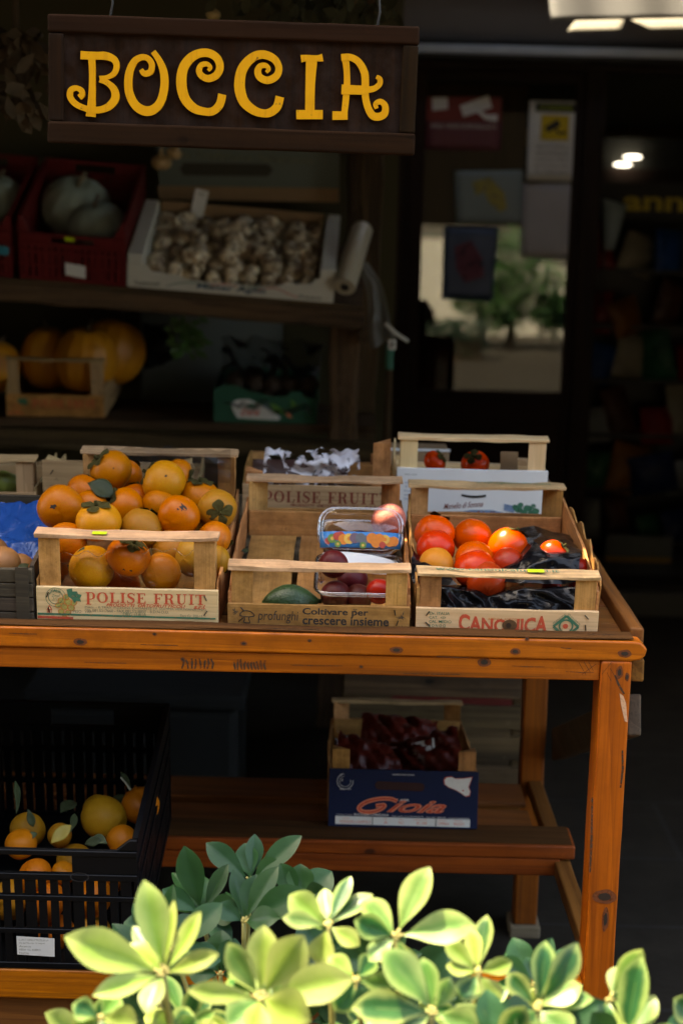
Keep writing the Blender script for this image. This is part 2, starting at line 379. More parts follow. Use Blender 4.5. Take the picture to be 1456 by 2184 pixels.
CRATE_D = [wood('dirty crate wood %s' % 'xyz'[a], (0.50, 0.32, 0.15), (0.27, 0.16, 0.07), a, 1.2, rough=0.75, spots=0.9, rv=0.15, streak=0.7, dirt=(0.08, 0.05, 0.03)) for a in range(3)]
LOGW = [wood('rough log wood %s' % 'xyz'[a], (0.12, 0.072, 0.033), (0.020, 0.012, 0.006), a, 0.5, knots=0.9, rough=0.8, spots=0.8, streak=0.8, dirt=(0.16, 0.11, 0.06)) for a in range(3)]
SIGNW = [wood('dark stained sign wood %s' % 'xyz'[a], (0.021, 0.0088, 0.0030), (0.008, 0.0040, 0.0016), a, 0.8, knots=0.5, rough=0.8, rv=0.2, spots=0.35, dirt=(0.036, 0.014, 0.004), wear=0.3, spec=0.06) for a in range(3)]
DOORW = [wood('dark door wood %s' % 'xyz'[a], (0.026, 0.012, 0.007), (0.010, 0.006, 0.004), a, 0.8, rough=0.75, rv=0.08) for a in range(3)]
CABW = wood('red brown cabinet wood', (0.16, 0.06, 0.025), (0.08, 0.03, 0.012), 2, 0.7, rough=0.5)
STEEL = plain('dull zinc', (0.42, 0.45, 0.48), 0.6, 0.2, 14, Metallic=0.6)
IRON = plain('dark iron', (0.03, 0.027, 0.024), 0.55, 0.3, 60, Metallic=0.7)
BLACKP = plain('black crate plastic', (0.0035, 0.0038, 0.0045), 0.42, 0.3, 40, 0.1, Specular_IOR_Level=0.18)
REDP = plain('dark red crate plastic', (0.13, 0.005, 0.005), 0.5, 0.25, 25, 0.1)
GREENC = plain('green printed cardboard', (0.008, 0.085, 0.045), 0.7, 0.15, 25)
WHITEC = plain('white cardboard', (0.58, 0.55, 0.47), 0.75, 0.08, 25, 0.05)
BROWNC = plain('brown cardboard', (0.30, 0.18, 0.09), 0.8, 0.15, 25, 0.05)
CAPW = wood('grimy dark brown wood', (0.10, 0.036, 0.012), (0.04, 0.014, 0.005), 0, 0.9, rough=0.8, spots=0.5, spec=0.1, dirt=(0.02, 0.01, 0.005))
PAPER = plain('white paper', (0.72, 0.70, 0.66), 0.75, 0.06, 12)
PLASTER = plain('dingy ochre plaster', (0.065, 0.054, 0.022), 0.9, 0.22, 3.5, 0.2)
CREAM = plain('cream house plaster', (0.66, 0.60, 0.48), 0.85, 0.08, 2)
ROOFW = plain('brown canopy boards', (0.05, 0.033, 0.02), 0.8, 0.3, 6)
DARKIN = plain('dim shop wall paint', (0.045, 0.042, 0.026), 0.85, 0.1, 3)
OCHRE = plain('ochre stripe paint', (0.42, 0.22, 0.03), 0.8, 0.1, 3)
PEWTER = plain('painted grey blue', (0.007, 0.008, 0.008), 0.9, 0.2, 8)
_L = NM('golden yellow paint'); _v = _L.obj(); _n = _L.noise(_v, 30, 6, .7); _c = _L.mix(_n, (.66, .26, .004), (.82, .38, .010))
_c = _L.mix(_L.math('MULTIPLY', _L.step(_L.noise(_v, 85, 4, .7), .64, .70), .9), _c, (.06, .025, .008)); _c = _L.mix(_L.math('MULTIPLY', _L.step(_L.noise(_L.obj((200, 200, 18)), 1.0, 3, .6), .55, .7), .35), _c, (.50, .18, .004))
_L.set(Base_Color=_c, Roughness=.6, Specular_IOR_Level=.2); _L.bump(_n, .2, .002); LETTERY = _L.m
AWN_M = NM('white awning cloth'); AWN_M.set(Base_Color=(0.33, 0.33, 0.34), Roughness=0.9)
_t = AWN_M.n('ShaderNodeBsdfTranslucent', {'Color': (0.13, 0.13, 0.14, 1)}); _x = AWN_M.n('ShaderNodeMixShader', {0: 0.45})
AWN_M.l(AWN_M.b.outputs[0], _x.inputs[1]); AWN_M.l(_t.outputs[0], _x.inputs[2]); AWN_M.l(_x.outputs[0], AWN_M.out.inputs[0]); AWNING = AWN_M.m
I_RED = ink('red print', (0.62, 0.075, 0.03), 0.45); I_GRN = ink('green print', (0.035, 0.16, 0.085), 0.45)
I_BLK = ink('black print', (0.02, 0.018, 0.016), 0.12); I_GRY = ink('grey green print', (0.20, 0.19, 0.11), 0.6)
I_ORG = ink('orange print', (0.65, 0.17, 0.03), 0.5); I_BRN = ink('dark red print', (0.22, 0.035, 0.015), 0.35)
I_WHT = ink('white print', (0.75, 0.72, 0.68), 0.15); I_SAL = ink('salmon print', (0.75, 0.22, 0.12), 0.1); I_YEL = ink('olive yellow print', (0.42, 0.34, 0.08), 0.75)
I_BLU = ink('blue grey print', (0.16, 0.24, 0.36), 0.3); I_LIME = plain('fluorescent price sticker', (0.50, 0.62, 0.02), 0.5, 0.05)
STAPLE = plain('staple wire', (0.05, 0.045, 0.04), 0.4, 0.2, 80, Metallic=0.8)

def ground_mat():
    M = NM('worn stone paving'); v = M.obj()
    br = M.n('ShaderNodeTexBrick', {'Vector': v, 'Color1': (0.030, 0.025, 0.018), 'Color2': (0.022, 0.018, 0.013), 'Mortar': (0.04, 0.038, 0.035), 'Scale': 1.0, 'Mortar Size': 0.008, 'Brick Width': 0.6, 'Row Height': 0.4})
    n = M.noise(v, 9, 6, 0.65)
    M.set(Base_Color=M.mix(0.5, br.outputs[0], M.ramp(n, [(0.3, (0.010, 0.008, 0.006)), (0.75, (0.038, 0.031, 0.022))])), Roughness=0.75)
    M.set(Specular_IOR_Level=0.15); M.bump(n, 0.4, 0.01); return M.m
GROUND = ground_mat()

# ------------------------------------------------------------------ setting
struct(MB().bx(-30, 30, -30, 30, -0.3, 0.0).build('ground', GROUND))
struct(MB().bx(-3.2, 4.2, 6.45, 11.0, 0.004, 0.10).build('shop_floor', plain('dark shop tiles', (0.07, 0.065, 0.055), 0.5, 0.2, 5)))
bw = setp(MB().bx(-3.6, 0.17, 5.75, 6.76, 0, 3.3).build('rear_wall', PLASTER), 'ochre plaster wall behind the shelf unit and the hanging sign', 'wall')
setp(MB().bx(-3.6, -3.4, 2.9, 5.75, 0, 3.3).build('side_wall', PLASTER), 'unseen ochre side wall added to keep light out of the stall on the left', 'wall')  # unseen side walls put in to block light from the sides
setp(MB().bx(3.001, 4.3, 3.2, 6.76, 0, 3.3).build('side_wall', PLASTER), 'unseen ochre side wall added to keep light out of the stall on the right', 'wall')

# unseen board canopy shaped to shade the stall, gaps placed to aim sun spots
CZ = 2.78
def sunhole(p):                        # where the ray that lights p crosses the canopy
    k = (CZ - p.z); return (p.x - KX * k, p.y + KY * k)
spots = []
for px, py, Y, sx, sy in ((822, 1092, 2.955, 0.026, 0.022), (1064, 1152, 2.85, 0.034, 0.036), (1180, 1168, 2.795, 0.034, 0.022), (1241, 1180, 2.84, 0.012, 0.03)):
    x, y = sunhole(at(px, py, Y)); spots.append((x, y, sx, sy))
SPOTS = spots
can = thing('canopy', 'unseen brown board canopy shaped to shade the fruit stall, above the hanging sign', 'canopy', (0, 4.6, CZ))
YC = 2.80
def board_with_holes(mb, x0, x1, y0, y1, z0, z1, holes):
    """slab split into cells, cells inside a hole left out"""
    xs = sorted({x0, x1} | {min(max(h[k], x0), x1) for h in holes for k in (0, 1)})
    ys = sorted({y0, y1} | {min(max(h[k], y0), y1) for h in holes for k in (2, 3)})
    for a, b in zip(xs, xs[1:]):
        for c, d in zip(ys, ys[1:]):
            cx, cy = (a + b) / 2, (c + d) / 2
            if b - a < 1e-5 or d - c < 1e-5 or any(h[0] < cx < h[1] and h[2] < cy < h[3] for h in holes): continue
            mb.bx(a, b, c, d, z0, z1)
holes = [(x - sx, x + sx, y - sy, y + sy) for x, y, sx, sy in spots]
x0, y0 = sunhole(at(1168, 54, 5.535)); x1, y1 = sunhole(at(1500, 20, 5.56)); holes.append((x0, x1, y0 - .14, y0 + .09))
mb = MB(); board_with_holes(mb, -3.6, 3.2, YC, 6.62, CZ, CZ + 0.006, holes)
mb.bx(-3.6, 3.2, 6.62, 7.0, CZ, CZ + 0.006); mb.build('roof_boards', ROOFW, can, loc=(0, -4.6, -CZ))
MB().bx(-3.6, 3.2, YC - 0.05, YC, CZ - 0.08, CZ + 0.03).build('front_beam', LOGW[0], can, loc=(0, -4.6, -CZ))
MB().bx(-3.6, 3.2, YC - 0.047, YC - 0.025, 2.14, CZ - 0.081).build('shading_valance', ROOFW, can, loc=(0, -4.6, -CZ))  # unseen board added to keep sky light off the background
for x in (-2.4, -1.2, 0.0, 1.3, 2.4):
    MB().bx(x - 0.03, x + 0.03, YC + 0.001, 6.6, CZ - 0.09, CZ - 0.002).build('rafter', LOGW[1], can, loc=(0, -4.6, -CZ))

# shop front: facade, door, doorway
DY = 6.6
fac = thing('shop_facade', 'dark brown shop front with an open doorway beside the glass door', 'shop front', (0.6, DY, 0))
def sf(name, x0, x1, y0, y1, z0, z1, mt, bevel=0.004): return MB().bx(x0, x1, y0, y1, z0, z1).build(name, mt, fac, loc=(-0.6, -DY, 0), bevel=bevel)
sf('door_post', 0.172, 0.225, DY - 0.06, DY + 0.12, 0.0, 2.19, DOORW[2])
sf('door_post', 0.905, 0.985, DY - 0.06, DY + 0.12, 0.0, 2.19, DOORW[2])
sf('lintel', 0.172, 3.0, DY - 0.08, DY + 0.12, 2.14, 2.172, DOORW[0])
sf('fascia', 0.172, 3.0, DY + 0.02, DY + 0.14, 2.245, 2.74, plain('brown grey fascia paint', (0.16, 0.13, 0.11), 0.7, 0.1, 5))
sf('threshold', 0.172, 3.0, DY - 0.1, DY + 0.1, 0.101, 0.118, GROUND)
tr = sf('awning_track', 0.172, 3.0, DY - 0.20, DY - 0.12, 2.187, 2.222, STEEL, 0.006)
sf('track_slot', 0.172, 3.0, DY - 0.205, DY - 0.19, 2.172, 2.186, IRON, 0)
sf('track_hood', 0.172, 3.0, DY - 0.14, DY + 0.02, 2.2225, 2.245, IRON, 0.003)

door = thing('shop_door', 'dark wooden shop door with a tall glass pane covered in notices', 'door', (0.28, DY, 0.1))
def dpx(name, x0, x1, y0, y1, z0, z1, mt, bevel=0.004): return MB().bx(x0, x1, y0, y1, z0, z1).build(name, mt, door, loc=(-0.28, -DY, -0.1), bevel=bevel)
dpx('stile', 0.227, 0.292, DY - 0.03, DY + 0.02, 0.12, 2.138, DOORW[2])
dpx('stile', 0.872, 0.903, DY - 0.03, DY + 0.02, 0.12, 2.138, DOORW[2])
dpx('top_rail', 0.2925, 0.8715, DY - 0.03, DY + 0.02, 2.10, 2.138, DOORW[0])
dpx('bottom_panel', 0.2925, 0.8715, DY - 0.025, DY + 0.02, 0.12, 0.89, DOORW[0])
GL = NM('door glass'); GL.b.inputs['Roughness'].default_value = 0.0
_tr = GL.n('ShaderNodeBsdfTransparent', {'Color': (0.72, 0.76, 0.72, 1)}); _gl = GL.n('ShaderNodeBsdfGlossy', {'Roughness': 0.01})
_mx = GL.n('ShaderNodeMixShader', {0: GL.math('ADD', GL.math('MULTIPLY', GL.n('ShaderNodeFresnel', {'IOR': 1.5}).outputs[0], 0.9), 0.035)})
GL.l(_tr.outputs[0], _mx.inputs[1]); GL.l(_gl.outputs[0], _mx.inputs[2]); GL.l(_mx.outputs[0], GL.out.inputs[0])
dpx('glass_pane', 0.2925, 0.8715, DY - 0.006, DY, 0.892, 2.098, GL.m, 0)
dpx('blind_board', 0.2925, 0.69, DY + 0.04, DY + 0.06, 1.52, 2.09, CABW)

# notices on the door
def poster(name, label, cat, quad, Y, mt):
    """sheet through four photo corners at the glass, thin paper"""
    P = [at(px, py, Y) for px, py in quad]
    c = sum(P, Vector()) / 4
    o = thing(name, label, cat, c)
    mb = MB()
    n = 8
    def fn(u, v):
        a = P[0].lerp(P[1], u); b = P[3].lerp(P[2], u); q = a.lerp(b, v) - c
        q.y -= 0.004 * noise.noise((q.x * 9, q.z * 9, c.x * 5)) + 0.003 * (abs(u - .5) * 2) ** 3 * v; return q
    mb.grid(fn, n, n); mb.build('sheet', mt, o, smooth=True, solid=0.0008)
    wd = (P[1] - P[0]).length; ht = (P[0] - P[3]).length
    return o, wd, ht
PY = DY - 0.02
o, wd, ht = poster('notice', 'red and pink video surveillance notice on the upper left of the door', 'notice', ((910, 206), (1070, 206), (1066, 321), (906, 318)), PY, plain('pink notice paper', (0.16, 0.04, 0.055), 0.6, 0.1, 10))
poly(o, 'red_field', plain('red notice ink', (0.20, 0.013, 0.008), 0.6, 0.1, 10), [(-.144, .005), (.144, .011), (.144, .10), (-.144, .098)], -0.008)
mb = MB().ribbon([(-0.01, 0.045), (0.10, 0.085)], [0.045, 0.05], -0.0095, -0.0095).ribbon([(0.05, 0.05), (0.085, 0.025), (0.13, 0.022)], [0.012, 0.02, 0.03], -0.0098, -0.0098); mb.build('camera_pictogram', I_WHT, o)
MB().ribbon([(-0.125, 0.07), (-0.065, 0.075)], [0.05, 0.045], -0.0095, -0.0095).build('clock_pictogram', I_WHT, o)
text(o, 'AREA VIDEOSORVEGLIATA', -0.13, 0.13, -0.012, 0.016, I_WHT, -0.0095)
for k in range(4): text(o, ('la registrazione avviene per fini', 'di sicurezza e tutela', 'del patrimonio aziendale', 'art. 13 del codice')[k], -0.12, 0.11 - 0.02 * k, -0.036 - 0.016 * k, 0.008, I_BRN, -0.0095)
o, wd, ht = poster('notice', 'white surveillance notice with a yellow camera pictogram on the door glass', 'notice', ((1128, 214), (1236, 216), (1228, 388), (1122, 385)), PY, PAPER)
poly(o, 'title_band', I_BLK, [(-.075, .112), (.082, .110), (.081, .142), (-.074, .144)], -0.008)
text(o, 'ATTENZIONE', -.06, .068, .127, .016, I_LIME, -0.009)
poly(o, 'yellow_square', plain('yellow notice ink', (0.62, 0.42, 0.01), 0.6, 0.05), [(-.05, .005), (.058, .004), (.058, .098), (-.05, .099)], -0.008)
MB().ribbon([(-0.03, 0.042), (0.02, 0.072)], [0.024, 0.028], -0.009, -0.009).ribbon([(0.005, 0.048), (0.02, 0.03), (0.048, 0.034)], [0.008, 0.009, 0.012], -0.0093, -0.0093).build('camera_pictogram', I_BLK, o)
for k, s_ in enumerate(('AREA SOTTOPOSTA A', 'VIDEOSORVEGLIANZA', 'la registrazione e effettuata', 'per fini di sicurezza', 'art. 13 del codice')): text(o, s_, -.068, .066, -.022 - .024 * k, .012, I_BLK, -0.008)
o, wd, ht = poster('poster', 'pale blue and yellow map poster taped to the middle of the door glass', 'poster', ((968, 364), (1114, 362), (1112, 478), (972, 476)), PY, plain('pale map paper', (0.23, 0.28, 0.28), 0.6, 0.15, 8))
MB().ribbon([(-0.06, 0.03), (-0.01, 0.05), (0.03, 0.0), (0.06, -0.05)], [0.05, 0.06, 0.07, 0.03], -0.008, -0.008).build('map_land', I_YEL, o)
o, wd, ht = poster('paper_sheet', 'grey white paper sheet hanging under the white surveillance notice', 'paper', ((1115, 390), (1228, 390), (1224, 556), (1110, 548)), PY + 0.012, plain('dull white sheet', (0.42, 0.40, 0.41), 0.7, 0.12, 8))
o, wd, ht = poster('poster', 'dark blue and red poster hanging lowest on the door glass', 'poster', ((947, 484), (1062, 486), (1050, 643), (943, 638)), PY - 0.006, plain('dark blue poster paper', (0.055, 0.085, 0.16), 0.5, 0.3, 14))
MB().ribbon([(-0.03, 0.08), (0.0, 0.0), (0.02, -0.06)], [0.07, 0.11, 0.08], -0.010, -0.010).build('poster_figure', ink('plum print', (0.16, 0.04, 0.07), 0.4, 30), o)

# inside of the shop
room = thing('shop_interior', 'dim shop interior with an ochre striped rear wall seen through the doorway', 'room', (1.5, 9, 0.1))
def rm(name, x0, x1, y0, y1, z0, z1, mt): return MB().bx(x0, x1, y0, y1, z0, z1).build(name, mt, room, loc=(-1.5, -9, -0.1))
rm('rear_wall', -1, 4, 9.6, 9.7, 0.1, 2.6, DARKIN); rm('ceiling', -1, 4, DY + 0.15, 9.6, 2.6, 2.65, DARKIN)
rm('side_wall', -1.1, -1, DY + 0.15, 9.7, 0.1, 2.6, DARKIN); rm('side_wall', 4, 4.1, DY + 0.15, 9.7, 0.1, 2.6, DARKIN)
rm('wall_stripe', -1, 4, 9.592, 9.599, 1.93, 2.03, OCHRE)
hood = thing('lamp_hood', 'dark hood over the counter carrying two lit oval lamps', 'hood', (1.7, 8.6, 1.8))
MB().bx(-0.6, 1.2, 0.0, 0.3, -0.09, 0.005).build('hood_body', DOORW[0], hood)
MB().bx(-0.6, 1.2, 0.02, 0.3, 0.0055, 0.16).build('hood_fascia', plain('dim grey hood', (0.02, 0.02, 0.016), 0.9), hood)
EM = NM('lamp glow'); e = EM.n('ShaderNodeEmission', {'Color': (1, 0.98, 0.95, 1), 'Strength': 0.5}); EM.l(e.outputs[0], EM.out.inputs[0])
for (px, py), lab in (((1348, 335), 'upper lit oval lamp under the hood inside the shop'), ((1327, 351), 'lower lit oval lamp under the hood inside the shop')):
    c = at(px, py, 8.58); l = thing('oval_lamp', lab, 'lamp', c, group='lit lamps inside the shop')
    mb = MB(); prof = [(0.046 * cos(t), 0.010 * sin(t)) for t in [(-pi / 2 + pi * k / 8) for k in range(9)]]
    mb.lathe([(max(r, 0.001), z) for r, z in prof], 20); mb.build('lamp_glass', EM.m, l, smooth=True)
    MB().bx(-0.02, 0.02, 0.03, 0.05, -0.008, 0.008).build('lamp_bracket', IRON, l)

# rack of snack bags
rack = thing('snack_rack', 'dark metal rack full of snack packets just inside the doorway', 'rack', (1.35, 7.3, 0.1))
for z in (0.16, 0.40, 0.64, 0.88, 1.12, 1.36):
    MB().bx(-0.32, 0.45, -0.13, 0.13, z - 0.115, z - 0.1).build('rack_shelf', IRON, rack)
MB().bx(-0.33, 0.46, 0.131, 0.145, 0.0, 1.36).build('rack_back', IRON, rack)
MB().bx(-0.345, -0.331, -0.13, 0.145, 0.0, 1.36).build('rack_side', IRON, rack)
def bag_mesh(w_, h_, d_, seed):
    mb = MB()
    def fn(sg):
        def g(u, v):
            b = (sin(pi * u) ** 0.6) * (sin(pi * v) ** 0.6)
            return Vector(((u - .5) * w_, sg * d_ * b + 0.006 * noise.noise((u * 6, v * 6, seed)), v * h_))
        return g
    mb.grid(fn(-1), 18, 18); mb.grid(fn(1), 18, 18); return mb
PK = [('red', (0.40, 0.02, 0.015)), ('blue', (0.02, 0.10, 0.34)), ('grey', (0.35, 0.36, 0.35)), ('orange', (0.42, 0.14, 0.02)), ('green', (0.03, 0.17, 0.07)), ('cream', (0.5, 0.42, 0.28)), ('dark blue', (0.015, 0.03, 0.10)), ('brown', (0.14, 0.05, 0.025))]
PKM = {n: plain(n + ' packet foil', tuple(q * .4 for q in c), 0.4, 0.85, 7, 0.3, Specular_IOR_Level=0.18) for n, c in PK}
ROWN = ['bottom', 'second', 'third', 'fourth', 'fifth', 'top']
PLAN = [['grey', 'brown', 'green', 'dark blue', 'red'], ['green', 'orange', 'dark blue', 'grey', 'blue'], ['grey', 'brown', 'red', 'cream', 'dark blue'], ['blue', 'cream', 'green', 'red', 'grey'], ['red', 'orange', 'brown', 'green', 'cream'], ['red', 'cream', 'blue', 'grey', 'brown']]
for r_, zs in enumerate((0.16, 0.40, 0.64, 0.88, 1.12, 1.36)):
    for c_, nm in enumerate(PLAN[r_]):
        hgt = random.uniform(0.15, 0.25)
        b = bag_mesh(random.uniform(0.12, 0.21), hgt, 0.03, r_ * 7 + c_).build('snack_packet', PKM[nm], None, smooth=True)
        b.location = (1.35 - 0.25 + c_ * 0.145, 7.3 - 0.05 + random.uniform(-.09, .02), zs - random.uniform(0, .05)); b.rotation_euler = (random.uniform(-.25, .1), random.uniform(-.3, .3), random.uniform(-.5, .5))
        setp(b, '%s snack packet on the %s shelf of the rack inside the doorway' % (nm, ROWN[r_]), 'snack packet', 'snack packets on the rack')
bn = thing('shop_banner', 'dark banner with yellow letters above the snack rack', 'banner', at(1415, 428, 7.22))
MB().bx(-0.27, 0.4, 0, 0.01, -0.08, 0.075).build('banner_cloth', plain('dark banner cloth', (0.02, 0.018, 0.015), 0.7), bn)
text(bn, 'anni', -0.175, 0.13, -0.005, 0.085, plain('yellow banner letters', (0.55, 0.40, 0.03), 0.6), -0.002, bold=0.03)
fl = thing('paper_flag', 'pale blue paper cone standing at the doorway edge', 'paper cone', at(1302, 478, 7.12))
mb = MB(); mb.grid(lambda u, v: Vector(((u - .5) * (0.05 + 0.06 * v) + 0.012 * v, 0.02 * (2 * u - 1) ** 2, (v - .5) * 0.22 - 0.03 * u * v)), 6, 6); mb.build('flag_sheet', plain('pale blue paper', (0.30, 0.38, 0.41), 0.6, 0.08), fl, smooth=True, solid=0.001)
MB().tube([(-0.02, 0.03, -0.35), (-0.02, 0.03, 0.11)], 0.006).build('flag_stick', IRON, fl)
ct = thing('shop_counter', 'low pale front panel of a counter inside the doorway', 'counter', (1.33, 7.02, 0.1))
MB().bx(-0.17, 0.12, 0, 0.03, 0.02, 0.115).build('counter_front', plain('pale counter laminate', (0.10, 0.10, 0.085), 0.7, 0.15, 10), ct)
MB().bx(-0.17, 0.12, -0.004, 0.03, 0.0, 0.019).build('counter_plinth', OCHRE, ct)

# awning strip at the top right: cloth valance
av = thing('white_awning', 'white cloth awning strip over the doorway at the top right', 'awning', at(1300, 20, 5.6))
c0 = at(1300, 20, 5.6)
P = [at(1168, -30, 5.6), at(1500, -34, 5.6), at(1500, 44, 5.6), at(1169, 50, 5.6)]
def awf(u, v):
    q = P[0].lerp(P[1], u).lerp(P[3].lerp(P[2], u), v) - c0; q.y -= 0.06 * v + 0.008 * sin(u * 14); return q
MB().grid(awf, 16, 6).build('awning_cloth', AWNING, av, smooth=True, solid=0.002)
for P2 in ([at(1226, 45, 5.52), at(1330, 42, 5.52), at(1324, 64, 5.44), at(1208, 67, 5.44)], [at(1345, 42, 5.52), at(1500, 38, 5.52), at(1500, 60, 5.44), at(1388, 63, 5.44)]):  # two cloth pieces cut to the outline of sunlit patches
  MB().grid(lambda u, v: P2[0].lerp(P2[1], u).lerp(P2[3].lerp(P2[2], u), v) - c0, 8, 3).build('sun_patch_hem', plain('pale sun patch cloth', (.13, .12, .10), .9), av, smooth=True, solid=0.002)

so_ = thing('sky_blocking_house', 'unseen tall dark house added on the left of the street to block sky light', 'house', (-4.6, -4, 0))  # unseen house added to block sky light from the left
MB().bx(-3, 0, -6, 5.2, 0, 8).build('wall', plain('dark brown render', (0.035, 0.028, 0.02), .85, .15, 2), so_)
for y_ in (-4, -1, 2): MB().bx(.001, .03, y_, y_ + .9, 1.0, 2.2).build('window', PEWTER, so_)
# across the street, seen only in the door glass
_p = [(.2, 0), (4.2, 0), (4.2, .30), (1.50, 1.06), (.2, 1.10)]  # sloping wall top and grey wall behind stand in for a diagonal shadow
gw = MB().add([(x, 0, z) for x, z in _p] + [(x, -.3, z) for x, z in _p], [tuple(range(5)), tuple(range(9, 4, -1))] + [(i, (i + 1) % 5, 5 + (i + 1) % 5, 5 + i) for i in range(5)]).build('garden_wall', CREAM, None, loc=(0, -6, 0))
setp(MB().bx(.2, 4.2, -.7, -.4, 0, 1.22).build('garden_wall', plain('shaded cream plaster', (.13, .12, .10), .85, Specular_IOR_Level=0.0), None, loc=(0, -6, 0)), 'grey wall standing for the shaded part of the cream wall across the street', 'wall'); setp(gw, 'cream garden wall across the street, top sloped to stand for a shadow edge', 'wall')
op = thing('opposite_house', 'tall brown house across the street behind the low cream wall', 'house', (0, -9, 0))
MB().bx(-12, 14, -0.4, 0, 0, 9).build('wall', plain('dark brown house plaster', (0.009, 0.007, 0.005), 0.9, 0.15, 2, Specular_IOR_Level=0.0), op)
for x in (-6, -2, 6, 10): MB().bx(x, x + 1.0, 0.001, 0.04, 1.0, 2.4).build('window', DOORW[0], op)

# ------------------------------------------------------------------ the display table
TY = 2.62
tab = thing('display_table', 'orange varnished pine display table carrying the front row of fruit crates', 'table', (0, TY, 0))
def tp(name, p0, p1, wv, hv, mt, bevel=0.004, jit=0.0012, seed=1, label=None, **k):
    o = MB().plank(p0, p1, wv, hv, 16, jit, seed=seed, **k).build(name, mt, tab, bevel=bevel, seg=3)
    if label: o['label'] = label
    return o
# front lip with a rounded free end
mb = MB(); lip = [(-1.5, .933), (.485, .933), (.500, .9355), (.508, .943), (.511, .955), (.508, .957), (.500, .965), (.485, .967), (-1.5, .969)]
n = len(lip); mb.add([(x, 0, z) for x, z in lip] + [(x, .042, z) for x, z in lip], [tuple(range(n)), tuple(range(2 * n - 1, n - 1, -1))] + [(i, (i + 1) % n, n + (i + 1) % n, n + i) for i in range(n)])
lip_o = mb.build('front_edge', PINE[0], tab, bevel=0.006, seg=3)
tp('edge_capping', (-1.5, .0235, .9703), (.488, .0235, .9703), (0, .0185, 0), (0, 0, .0014), CAPW, seed=40, bevel=0.0005, jit=.003)
apr_o = tp('apron', (-1.5, .018, .9145), (.4355, .018, .9145), (0, .012, 0), (0, 0, .0178), PINE[0], seed=2, bevel=0.003)
leg_o = tp('leg', (.4615, .036, 0), (.4615, .036, .9325), (.0255, 0, 0), (0, .036, 0), PINE[2], seed=3)
tp('leg', (.446, .94, .03), (.446, .94, .93), (.026, 0, 0), (0, .03, 0), PINE_SHADED[2], seed=4)
tp('leg', (-1.45, .036, 0), (-1.45, .036, .9325), (.0255, 0, 0), (0, .036, 0), PINE[2], seed=5)
tp('leg', (-1.45, .94, 0), (-1.45, .94, .93), (.026, 0, 0), (0, .03, 0), PINE[2], seed=6)
for k in range(8):
    y = .044 + .119 * k; tp('top_board', (-1.5, y + .058, .945), (.486, y + .058, .945), (0, .057, 0), (0, 0, .0095), PINE_OLD[0], seed=10 + k, bevel=0.002)
tp('side_apron', (.500, .02, .912), (.500, .98, .912), (.0118, 0, 0), (0, 0, .0195), PINE_OLD[1], seed=21)
tp('side_edge', (.500, .043, .957), (.500, .98, .957), (.012, 0, 0), (0, 0, .022), PINE_OLD[1], seed=22)
tp('brace', (.501, .03, .832), (.501, .93, .462), (.0125, 0, 0), (0, .013, .033), GREYD[1], seed=23, label='grey unvarnished brace')
tp('lower_rail', (-1.5, .018, .329), (.4355, .018, .329), (0, .018, 0), (0, 0, .027), PINE[0], seed=24)
tp('lower_rail', (-1.5, .030, .258), (.4355, .030, .258), (0, .014, 0), (0, 0, .040), PINE_OLD[0], seed=25)
tp('shelf_board', (-.95, .50, .403), (.480, .50, .403), (0, .05, 0), (0, 0, .014), PINE_SHADED[0], seed=26)
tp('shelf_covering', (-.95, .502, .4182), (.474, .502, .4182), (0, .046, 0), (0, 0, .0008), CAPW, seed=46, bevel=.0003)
tp('shelf_board', (-.95, .475, .3695), (.452, .475, .3695), (0, .02, 0), (0, 0, .019), PINE_SHADED[0], seed=27)
tp('back_rail', (-1.4, .905, .315), (.4195, .905, .315), (0, .014, 0), (0, 0, .046), PINE_OLD[0], seed=28)
tp('shelf_board', (-1.4, .85, .368), (.4195, .85, .368), (0, .06, 0), (0, 0, .0065), PINE_OLD[0], seed=29)
tp('shelf_board', (-1.4, .69, .368), (.4195, .69, .368), (0, .06, 0), (0, 0, .0065), PINE_OLD[0], seed=30)
tp('side_rail', (.4615, .0725, .366), (.452, .909, .366), (.016, 0, 0), (0, 0, .016), PINE_OLD[1], seed=31)
tp('riser', (-1.5, .50, .977), (.486, .50, .977), (0, .02, 0), (0, 0, .0215), GREYW[0], seed=32)
MB().bx(-1.45, .48, .70, .90, .9555, 1.028).build('riser', GREYW[0], tab, bevel=.004)
MB().bx(.41, .48, .90, .985, 0, .029).build('foot_block', GREYW[0], tab, bevel=.004)

KNC = plain('dark pine knot', (.022, .010, .004), .6, .4, 150); KNH = ink('knot halo', (.16, .035, .003), .35, 120); GRM = ink('rubbed grime', (.05, .022, .008), .75, 160); PEEL = ink('peeled pale patch', (.66, .36, .20), .35, 140)
def knot(par, y, px, py, rx, rz, halo=1.9):
    c = at(px, py, TY + y); x, z = c.x, c.z; rs_ = random.Random(int(px * 7 + py))
    for nm, mt, k, yy in (('knot_halo', KNH, halo, -.0006), ('knot', KNC, 1.0, -.0011)):
        pts = [(x + rx * k * (1 + .18 * noise.noise((cos(a), sin(a), px))) * cos(a), z + rz * k * (1 + .25 * noise.noise((sin(a), cos(a), py))) * sin(a)) for a in [2 * pi * q / 18 for q in range(18)]]
        poly(par, nm, mt, pts, y + yy)
for px, py, rx, rz in ((172, 1369, .006, .0032), (1098, 1389, .0045, .003), (1331, 1394, .006, .0035), (845, 1386, .006, .003), (1123, 1362, .002, .002), (520, 1372, .003, .002), (330, 1352, .002, .0015), (660, 1366, .002, .0015)): knot(lip_o, 0, px, py, rx, rz)
for px, py, rx, rz in ((1032, 1412, .006, .0042), (390, 1406, .002, .002), (770, 1422, .002, .0015)): knot(apr_o, .006, px, py, rx, rz)
